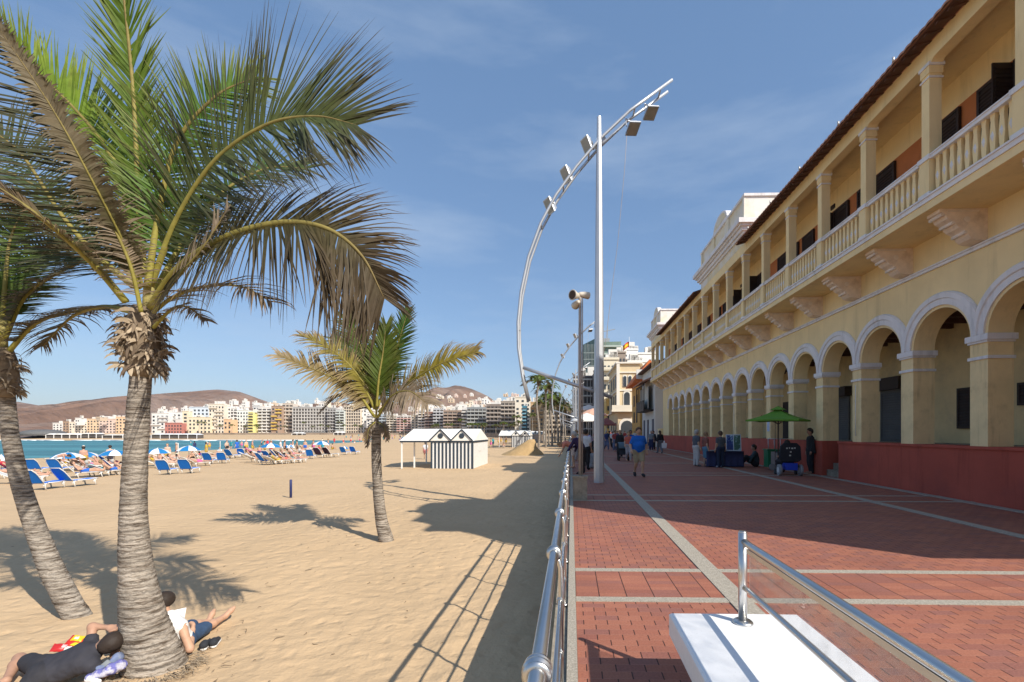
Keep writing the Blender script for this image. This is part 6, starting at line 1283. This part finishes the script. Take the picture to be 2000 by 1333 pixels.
# houses climbing the hill behind the first rows
random.seed(77); desc = ['white cube house', 'cream house', 'white flat-roofed house', 'pale pink house', 'tall white house', 'sandy house']; wh_c = [Wt, Cr, (.76, .74, .72), (.66, .52, .46), Wt, (.60, .48, .36)]
k = 0
for (ua, ub, va, vb, n) in ((300, 420, 796, 806, 8), (420, 660, 782, 794, 18), (800, 900, 790, 803, 16), (880, 1030, 768, 792, 26), (640, 760, 790, 804, 8), (150, 250, 812, 818, 4), (845, 880, 770, 776, 3)):
    for i in range(n):
        u = ua+(ub-ua)*(i+random.random())/n; vt = random.uniform(va, vb); d = random.uniform(470, 640) if vt > 778 else 900; j = random.randrange(6); w = random.uniform(5, 11); zb = (H0+(844-vt-random.uniform(7, 14))/F*d) if vt > 778 else H0+(844-vt-5)/F*d
        wr = 'above the seaward end' if u < 290 else 'above the stepped white flats' if u < 420 else 'above the white and cream blocks' if u < 560 else 'above the grey hotel' if u < 660 else 'behind the small palm' if u < 770 else 'on the slope over the striped hut' if u < 880 else 'stacked above the brown flats' if u < 960 else 'stacked above the grey-brown blocks'
        T = block('%s high on the hillside %s' % (desc[j], wr), u-w/2, u+w/2, vt, d, wh_c[j], 2, 2, 'plain', zb=max(0, zb), dep=8, name='hillside_house', cat='house', group='houses on the hillside'); k += 1
# promontory: rocks, sunshades and low terrace at the seaward end
rock = M('dark_rock', (.13, .095, .08), .95, var=.3, scale=.4, bump=.1, bscale=1.5, col2=(.24, .17, .13), mixs=.3)
s = MB(); n = 120
for r_ in range(5):
    for i in range(n): u = -150+i*(430+150)/n; q = P(u, 844, 238+r_*7); s.v.append((q.x, q.y, -3+(0, 2.2, 3.0, 3.4, -0.5)[r_]*(.75+.5*abs(mnoise.noise((u*.09, r_*1.7, 1))))*(1 if 20 < u < 300 else .55)))
s.f = [(r_*n+i, r_*n+i+1, (r_+1)*n+i+1, (r_+1)*n+i) for r_ in range(4) for i in range(n-1)]; s.m = [0]*len(s.f); s.sm = [True]*len(s.f); struct(s.build('rocky_shore', rock))
def pavilion_roof(label, u0, u1, vt, vb, d, c=(.78, .77, .74)):
    a, b = P(u0, vt, d), P(u1, vt, d); z1 = a.z; z0 = P(u0, vb, d).z; w = (b-a).length; T = thing('terrace_pavilion', label, 'pavilion', ((a.x+b.x)/2, a.y, z0), YAW, 'terraces on the rocks')
    s = MB(); n = max(2, int(w/4))
    for i in range(n): x0 = -w/2+i*w/n; x1 = x0+w/n; s.prism([(x0, (z1-z0)*.72), (x1, (z1-z0)*.72), ((x0+x1)/2, z1-z0)], 'y', 0, 5)
    s.build('canopy_roof', wall_mat(c), T)
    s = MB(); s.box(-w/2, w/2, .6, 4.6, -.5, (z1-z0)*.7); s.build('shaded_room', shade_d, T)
    for i in range(n+1): q = MB(); q.box(-w/2+i*w/n-.12, -w/2+i*w/n+.12, -.02, .2, -1, (z1-z0)*.72); q.build('post', wall_mat(c), T)
pavilion_roof('long white-roofed terrace restaurant on the rocks, seaward end', 90, 152, 847, 856, 240)
pavilion_roof('second white-roofed terrace on the rocks beside the tallest palm', 158, 188, 846, 853, 240)
pavilion_roof('white tented terrace right beside the tallest palm trunk', 200, 240, 849, 855, 238)
pavilion_roof('long low white pavilion with dark glass on the shore, past the tallest palm', 296, 385, 847, 856, 236, (.66, .68, .70))
pavilion_roof('white kiosk before the big grey hotel', 570, 590, 845, 852, 300)
pavilion_roof('white kiosk before the slim glazed flats', 652, 668, 843, 852, 300)
a, b = P(60, 844, 246), P(110, 844, 246); s = MB()
s.lathe([(a.x*0+9, 0), (8.6, 1.6), (6.0, 2.7), (2, 3.1)], n=18); o = s.build('domed_shelter', M('dark_shelter', (.12, .12, .12), .8, var=.3)); o.location = ((a.x+b.x)/2, a.y, -.2); tag(o, 'dark low domed shelter on the rocks at the seaward end', 'shelter')
# ---- street beyond the arcaded building
def house(name, label, x0, x1, y0, y1, H, col, cat='building'):
    T = thing(name, label, cat, ((x0), (y0), 0)); s = MB(); s.box(0, x1-x0, 0, y1-y0, 0, H); s.build('wall', wall_mat(col), T); return T
def sub(T, nm, mat, *boxes, parent=None):
    s = MB()
    for b in boxes: s.box(*b)
    return s.build(nm, mat, parent or T)
T = house('white_house', 'white house with dark enclosed wooden balcony, next after the arcaded building', 9.2, 17, 51.5, 61, 9.2, (.66, .65, .62))
sub(T, 'balcony_floor', dark, (-1.15, 0, 1.2, 7.2, 4.0, 4.2)); s = MB()
for y in (1.2, 2.7, 4.2, 5.7, 7.1): s.box(-1.12, -1.02, y, y+.1, 4.2, 7.0)
s.box(-1.14, -1.0, 1.2, 7.2, 5.1, 5.2); s.box(-1.10, -1.06, 1.3, 7.1, 4.2, 5.1)
s.box(-1.14, -1.0, 1.2, 7.2, 6.9, 7.05); s.build('balcony_frame', dark, T)
sub(T, 'balcony_curtain', wall_mat((.6, .58, .52)), (-.6, -.5, 1.6, 6.9, 4.3, 6.8))
s = MB(); s.prism([(-1.5, 7.1), (-1.5, 7.25), (.2, 8.0), (.2, 7.8)], 'y', .9, 7.5); s.build('balcony_roof', tile, T)
for y in (1.0, 4.4, 7.2): sub(T, 'door', M('dark_blue_door', (.02, .03, .07), .5), (-.06, 0, y, y+1.0, 0, 3.1))
s = MB(); s.prism([(-.6, 9.0), (-.6, 9.2), (4, 10.6), (8.2, 9.2)], 'y', -.2, 9.7); s.build('roof', wood, T)
sub(T, 'drainpipe', wall_mat(Wt), (-.1, 0, -.0, .12, 0, 9))
T = house('ochre_house', 'narrow ochre house with orange tiled roof, beyond the white house', 8.9, 14, 61.2, 69, 8.0, (.62, .36, .12))
for z in (2.9, 5.2): sub(T, 'window', dark, (-.06, 0, 2.2, 3.2, z, z+1.5), (-.06, 0, 4.8, 5.8, z, z+1.5))
s = MB(); s.prism([(-.9, 8.0), (-.9, 8.2), (1.2, 11.0), (4.8, 8.2)], 'y', -.3, 8.0); s.build('roof', M('bright_orange_tile', (.62, .17, .05), .8, var=.2), T)
sub(T, 'roof_sign', wall_mat(Wt), (-.5, 1.2, -.5, -.32, 8.5, 9.7))
# ornate cream corner building
a, b, c3 = P(1190, 700, 90), P(1207, 700, 76), P(1245, 700, 76); z_ = a.z
T = thing('corner_building', 'ornate cream corner building with a rounded bay, arched windows and roof balustrade', 'building', (b.x, b.y, 0))
ox, oy = b.x, b.y; lx, ly = P(1190, 700, 92).x-ox, P(1190, 700, 92).y-oy; rx = P(1245, 700, 78).x-ox; HB = 12.9
s = MB(); poly = [(0, 0), (rx, 0.0), (rx+4, 18), (lx, ly)]; s.prism(poly, 'z', 0, HB); s.build('wall', wall_mat((.64, .52, .34)), T)
s = MB()
for z0, z1, p_ in ((8.3, 8.5, .15), (4.9, 5.1, .3), (HB-1.7, HB-1.5, .2), (HB-.2, HB+.05, .4)):
    s.prism([(-p_, -p_), (rx+p_, -p_), (rx+4+p_, 18), (lx-p_, ly)], 'z', z0, z1)
s.prism([(-.25, -.35), (.25, -.35), (.25, .1), (-.25, .1)], 'z', 5.1, HB-.2)
s.build('cornice', wall_mat((.74, .70, .62)), T)
dl = Vector((lx, ly, 0)).normalized(); nl = Vector((dl.y, -dl.x, 0))*-1
def arched(cx, z0, w, h, side=0):
    pts = [(-w/2, 0), (w/2, 0), (w/2, h-w/2)]+[(w/2*math.cos(R(q)), h-w/2+w/2*math.sin(R(q))) for q in (30, 60, 90, 120, 150)]+[(-w/2, h-w/2)]
    for nm, k_, dpt, mt in (('window_surround', 1.35, .10, wall_mat((.74, .70, .62))), ('window', 1.0, .16, glass_d)):
        s = MB(); vs = [(x*k_, -dpt, z*(1+(k_-1)*.35)) for x, z in pts]; vb_ = [(x*k_, 0.05, z*(1+(k_-1)*.35)) for x, z in pts]
        if side == 0: f_ = lambda p: (cx+p[0], p[1], z0+p[2])
        else: f_ = lambda p: (dl.x*cx+dl.x*p[0]+nl.x*p[1]*-1*-1, dl.y*cx+dl.y*p[0]+nl.y*p[1], z0+p[2])
        s.hexa([f_(p) for p in vs], [f_(p) for p in vb_]); s.build(nm, mt, T)
for x in (rx*.42,):
    arched(x, 1.0-.9, 1.9, 3.4); arched(x, 5.9, .9, 2.2)
for x in (rx*.32, rx*.56): arched(x, 9.2-.2, .5, 1.7)
for x in (3.0, 6.5, 10.5):
    s = MB()
    for z in (1.2, 5.8, 9.0): q = dl*x; s.hexa([(q.x-nl.x*-.12+dl.x*-.45, q.y-nl.y*-.12+dl.y*-.45, z), (q.x-nl.x*-.12+dl.x*.45, q.y-nl.y*-.12+dl.y*.45, z), (q.x+nl.x*-.1+dl.x*.45, q.y+nl.y*-.1+dl.y*.45, z), (q.x+nl.x*-.1+dl.x*-.45, q.y+nl.y*-.1+dl.y*-.45, z)], [(q.x-nl.x*-.12+dl.x*-.45, q.y-nl.y*-.12+dl.y*-.45, z+2), (q.x-nl.x*-.12+dl.x*.45, q.y-nl.y*-.12+dl.y*.45, z+2), (q.x+nl.x*-.1+dl.x*.45, q.y+nl.y*-.1+dl.y*.45, z+2), (q.x+nl.x*-.1+dl.x*-.45, q.y+nl.y*-.1+dl.y*-.45, z+2)])
    s.build('side_window', glass_d, T)
s = MB()                                                 # the shallow balcony over the ground floor
s.prism([(-1.1, -.9), (rx*.9, -1.0), (rx*.9, .1), (-.2, .2), (lx*.5-.5, ly*.5)], 'z', 4.9, 5.1); s.prism([(-1.05, -.85), (rx*.88, -.95), (rx*.88, -.85), (-1.0, -.75)], 'z', 5.1, 5.95); s.build('balcony', wall_mat((.74, .68, .56)), T)
block('yellow house wedged behind the cream corner building', 1184, 1200, 783, 96, (.68, .48, .18), 4, 2)
T = block('dark gridded hotel with white balcony frames behind the lamp mast', 1120, 1160, 738, 118, (.16, .14, .14), 7, 6, 'grid', accent=(.55, .52, .48), name='hotel', top=2)
block('second gridded hotel wing between the lamp mast and the cream corner building', 1160, 1196, 728, 112, (.14, .12, .12), 7, 6, 'grid', accent=(.52, .49, .46), name='hotel', top=3)
block('cream upper-storey building right behind the cream corner building roof', 1178, 1208, 703, 105, (.66, .60, .48), 8, 4, 'mixed', top=2)
block('brown-panelled roof building above the corner building', 1196, 1222, 690, 150, (.30, .25, .21), 9, 4, 'plain', top=1)
block('bright white terraced block stepping up behind the corner building', 1220, 1246, 684, 160, (.80, .78, .74), 10, 4, 'mixed', top=4)
block('tall white block beside the end pavilion of the arcaded building', 1244, 1285, 692, 150, (.80, .79, .76), 9, 4, 'mixed', top=4)
block('white lower block with terraces over the orange roof', 1226, 1262, 708, 130, (.80, .78, .72), 8, 4, 'mixed', top=3)
gt = M('green_tower_glass', (.07, .115, .11), .25, var=.35, scale=.12, col2=(.15, .22, .17), mixs=.08, spec=.6)
a = P(1138, 674, 210); T = thing('glass_tower', 'dark green glass office tower with slanted top behind the lamp mast', 'tower', (a.x, a.y, 0), 0)
zt1 = a.z; zt2 = P(1160, 664, 210).z; wT = P(1164, 0, 210).x-a.x
s = MB(); s.hexa([(0, 0, 0), (wT, -4, 0), (wT, 22, 0), (0, 22, 0)], [(0, 0, zt1), (wT, -4, zt2), (wT, 22, zt2), (0, 22, zt1)]); s.build('glass_body', gt, T)
s = MB()
for i in range(12): z = zt1*(.12+.07*i); s.box(.3, wT-.3, -4.3-.0, -4.05, z, z+.35)
for i in range(9): x = .5+(wT-1)*i/8; s.box(x, x+.18, -4.32, -4.02, 0, zt1-.5)
s.build('mullion_grid', wall_mat((.22, .26, .26)), T)
x2 = P(1208, 0, 210).x-a.x; zt3 = P(1160, 672, 210).z; s = MB()
s.hexa([(wT+.05, -3.9, 0), (x2-2, -2, 0), (x2-2, 20, 0), (wT+.05, 20, 0)], [(wT+.05, -3.9, zt3), (x2+1, -2, zt3+.6), (x2+1, 20, zt3+.6), (wT+.05, 20, zt3)]); s.build('glazed_wing', M('green_wing_glass', (.16, .22, .18), .3, var=.3, scale=.2), T)
for i in range(7):
    s = MB(); z = zt3-2.2-i*3.4; s.box(wT+.1, x2+1.2, -4.6, -3.0, z, z+.7); s.build('floor_slab', wall_mat((.42, .48, .44)), T)
s = MB(); z = zt3; s.box(wT+1, wT+6, -1, 6, z, z+2.2); s.box(wT+5, wT+5.3, 0, .3, z, z+8); s.bar((wT+3.5, 0, z+5.5), (wT+8.5, 0, z+6.5), .3); s.build('roof_crane', wall_mat((.3, .32, .34)), T)
# flag
a = P(1229, 695, 140); T = thing('flagpole', 'thin flagpole on the white roofs beside the corner building', 'flagpole', (a.x, a.y, a.z-4)); s = MB(); s.tube([(0, 0, 0), (0, 0, 9.6)], .05, 6); s.build('pole', wall_mat(Wt), T); fz = a.z-4+6.6
for i, (z0, z1, c) in enumerate(()): pass
s = MB(); rows = 4; cols_ = 12
for r_ in range(rows+1):
    for k in range(cols_+1): f = k/cols_; s.v.append((-f*1.9, .3*math.sin(f*7), (0, .4, 1.2, 1.6, 1.6)[r_]-f*1.1+.15*math.sin(f*5)))
for r_ in range(3):
    for k in range(cols_): s.f.append((r_*(cols_+1)+k, r_*(cols_+1)+k+1, (r_+1)*(cols_+1)+k+1, (r_+1)*(cols_+1)+k)); s.m.append(r_ % 2); s.sm.append(True)
o = s.build('spanish_flag', [cloth((.55, .03, .02), 'flag'), cloth((.75, .45, .02), 'flag')]); o.location = (a.x, a.y, fz); tag(o, 'red and yellow striped flag flying against the sky', 'flag')
# cafe parasols along the promenade edge
random.seed(5)
for i, (u, d, c, l) in enumerate(((1146, 62, (.72, .70, .66), 'white cafe canopy between the two poles'), (1158, 74, (.62, .36, .26), 'salmon cafe canopy above the crowd behind the mast'), (1150, 88, (.72, .62, .55), 'cream cafe canopy high above the crowd behind the mast'), (1184, 70, (.25, .08, .07), 'dark red cafe awning before the cream corner building'))):
    p = P(u, 844, d); T = thing('cafe_canopy', l, 'canopy', (p.x, p.y, 0), 0, 'cafe canopies'); s = MB(); h_ = (3.0, 4.2, 5.6, 2.6)[i]; w_ = (2.2, 2.4, 2.6, 1.6)[i]
    s.lathe([(w_, h_), (w_*.98, h_+.15), (w_*.5, h_+.75), (.08, h_+1.15)], n=10, sm=False); s.build('canopy', cloth(c, 'canvas'), T); s = MB(); s.tube([(0, 0, 0), (0, 0, h_+1.1)], .06, 8); s.build('pole', whp, T)
# ---- palms beyond: three kinds built, the rest copies
kinds = [far_palm(9.4, 11, 16), far_palm(7.0, 12, 14, spread=.9), far_palm(6.0, 13, 13, col=OLIVE, spread=.95)]
kl = ['tall far palm with a green crown', 'mid-height far palm with a brownish skirt', 'low far palm with an olive crown']
fu = set()
def fp(k, x, y, z, l, sc=1.0):
    T = kinds[k]
    if k not in fu: fu.add(k); T.location = (x, y, z); T.scale = (sc,)*3; T['label'] = l; T['group'] = 'distant palms'
    else: dup(T, (x, y, z), random.uniform(0, 6), l, 'distant palms', sc)
q = P(1052, 844, 74); fp(0, q.x, q.y, ZS, 'tall slim palm with bright green crown by the sand mound, closest of the distant ones', 1.12)
for i, (u, d, k, sc) in enumerate(((1066, 84, 0, 1.1), (1078, 92, 1, 1.3), (1072, 104, 0, 1.1), (1090, 96, 2, 1.3), (1084, 118, 0, 1.1), (1096, 124, 1, 1.3), (1062, 112, 1, 1.3), (1100, 140, 0, 1.1), (1088, 150, 1, 1.3), (1078, 135, 0, 1.0), (1104, 112, 1, 1.1))):
    q = P(u, 844, d); fp(k, q.x, q.y, ZS, kl[k]+' in the palm group beside the railing', sc)
random.seed(14)
for i in range(42):
    u = random.choice([random.uniform(385, 560), random.uniform(590, 730), random.uniform(770, 1040), random.uniform(850, 1040)]); d = random.uniform(330, 385) if u < 740 else 330-(u-760)*.5+random.uniform(-10, 10)
    q = P(u, 844, d-18); k = random.randrange(3); wr = 'before the cream and white blocks' if u < 570 else 'before the hotels' if u < 740 else 'behind the striped hut' if u < 930 else 'before the grey-brown blocks'
    fp(k, q.x, q.y, ground_z(q.x, q.y)-.1, kl[k]+' '+wr, .9)
# far promenade wall and hedge line in front of the town
s = MB(); pts = [P(u, 844, 325) for u in range(380, 780, 20)]+[P(u, 844, 325-(u-780)*.75) for u in range(780, 1080, 20)]
for a, b in zip(pts[:-1], pts[1:]): s.bar((a.x, a.y, .2), (b.x, b.y, .2), .5, 1.6)
tag(s.build('promenade_wall', M('far_wall_stone', (.28, .22, .17), .9, var=.3, scale=.3)), 'long low stone wall along the far side of the bay', 'wall')
# ================================================================ the air over the bay
hm = bpy.data.materials.new('haze'); hm.use_nodes = True; t = hm.node_tree; t.nodes.clear()
pv = t.nodes.new('ShaderNodeVolumePrincipled'); pv.inputs['Color'].default_value = (.82, .88, 1, 1); pv.inputs['Density'].default_value = .00004; pv.inputs['Anisotropy'].default_value = .2
ho = t.nodes.new('ShaderNodeOutputMaterial'); t.links.new(pv.outputs[0], ho.inputs['Volume'])
s = MB(); s.box(-4200, 4200, -80, 6400, -14, 420); stuff(s.build('haze', hm))
# labels of look-alikes: words that tell them apart by the order in which they stand along the view
ORD = 'first second third fourth fifth sixth seventh eighth ninth tenth eleventh twelfth thirteenth fourteenth fifteenth sixteenth seventeenth eighteenth nineteenth twentieth'.split()
bpy.context.view_layer.update()
def upix(o):
    p = o.location; zc = p.dot(FW); return (p.dot(RT)/max(zc, .1)) if o.type == 'EMPTY' or p.length > 1 else 0
by = {}
for o in SC.objects:
    if o.parent is None and 'label' in o and len(str(o['label']).split()) > 12: pass
for o in SC.objects:
    if o.parent is None and 'label' in o: o['label'] = ' '.join(str(o['label']).split()); by.setdefault(o['label'], []).append(o)
for l, os_ in by.items():
    if len(os_) > 1:
        os_.sort(key=upix); pass
        for i, o in enumerate(os_):
            t = ORD[min(i, 19)]+' of '+('two' if len(os_) == 2 else 'several')+' alike'
            o['label'] = ' '.join((l.split()[:16-len(t.split())]))+', '+t
for o in SC.objects:
    if o.parent is None and 'label' in o: assert 4 <= len(str(o['label']).split()), o['label']
for o in SC.objects:
    if o.parent is None and 'label' in o and len(str(o['label']).split()) > 16: print('LONG', o.name, o['label'])
bpy.context.view_layer.update()
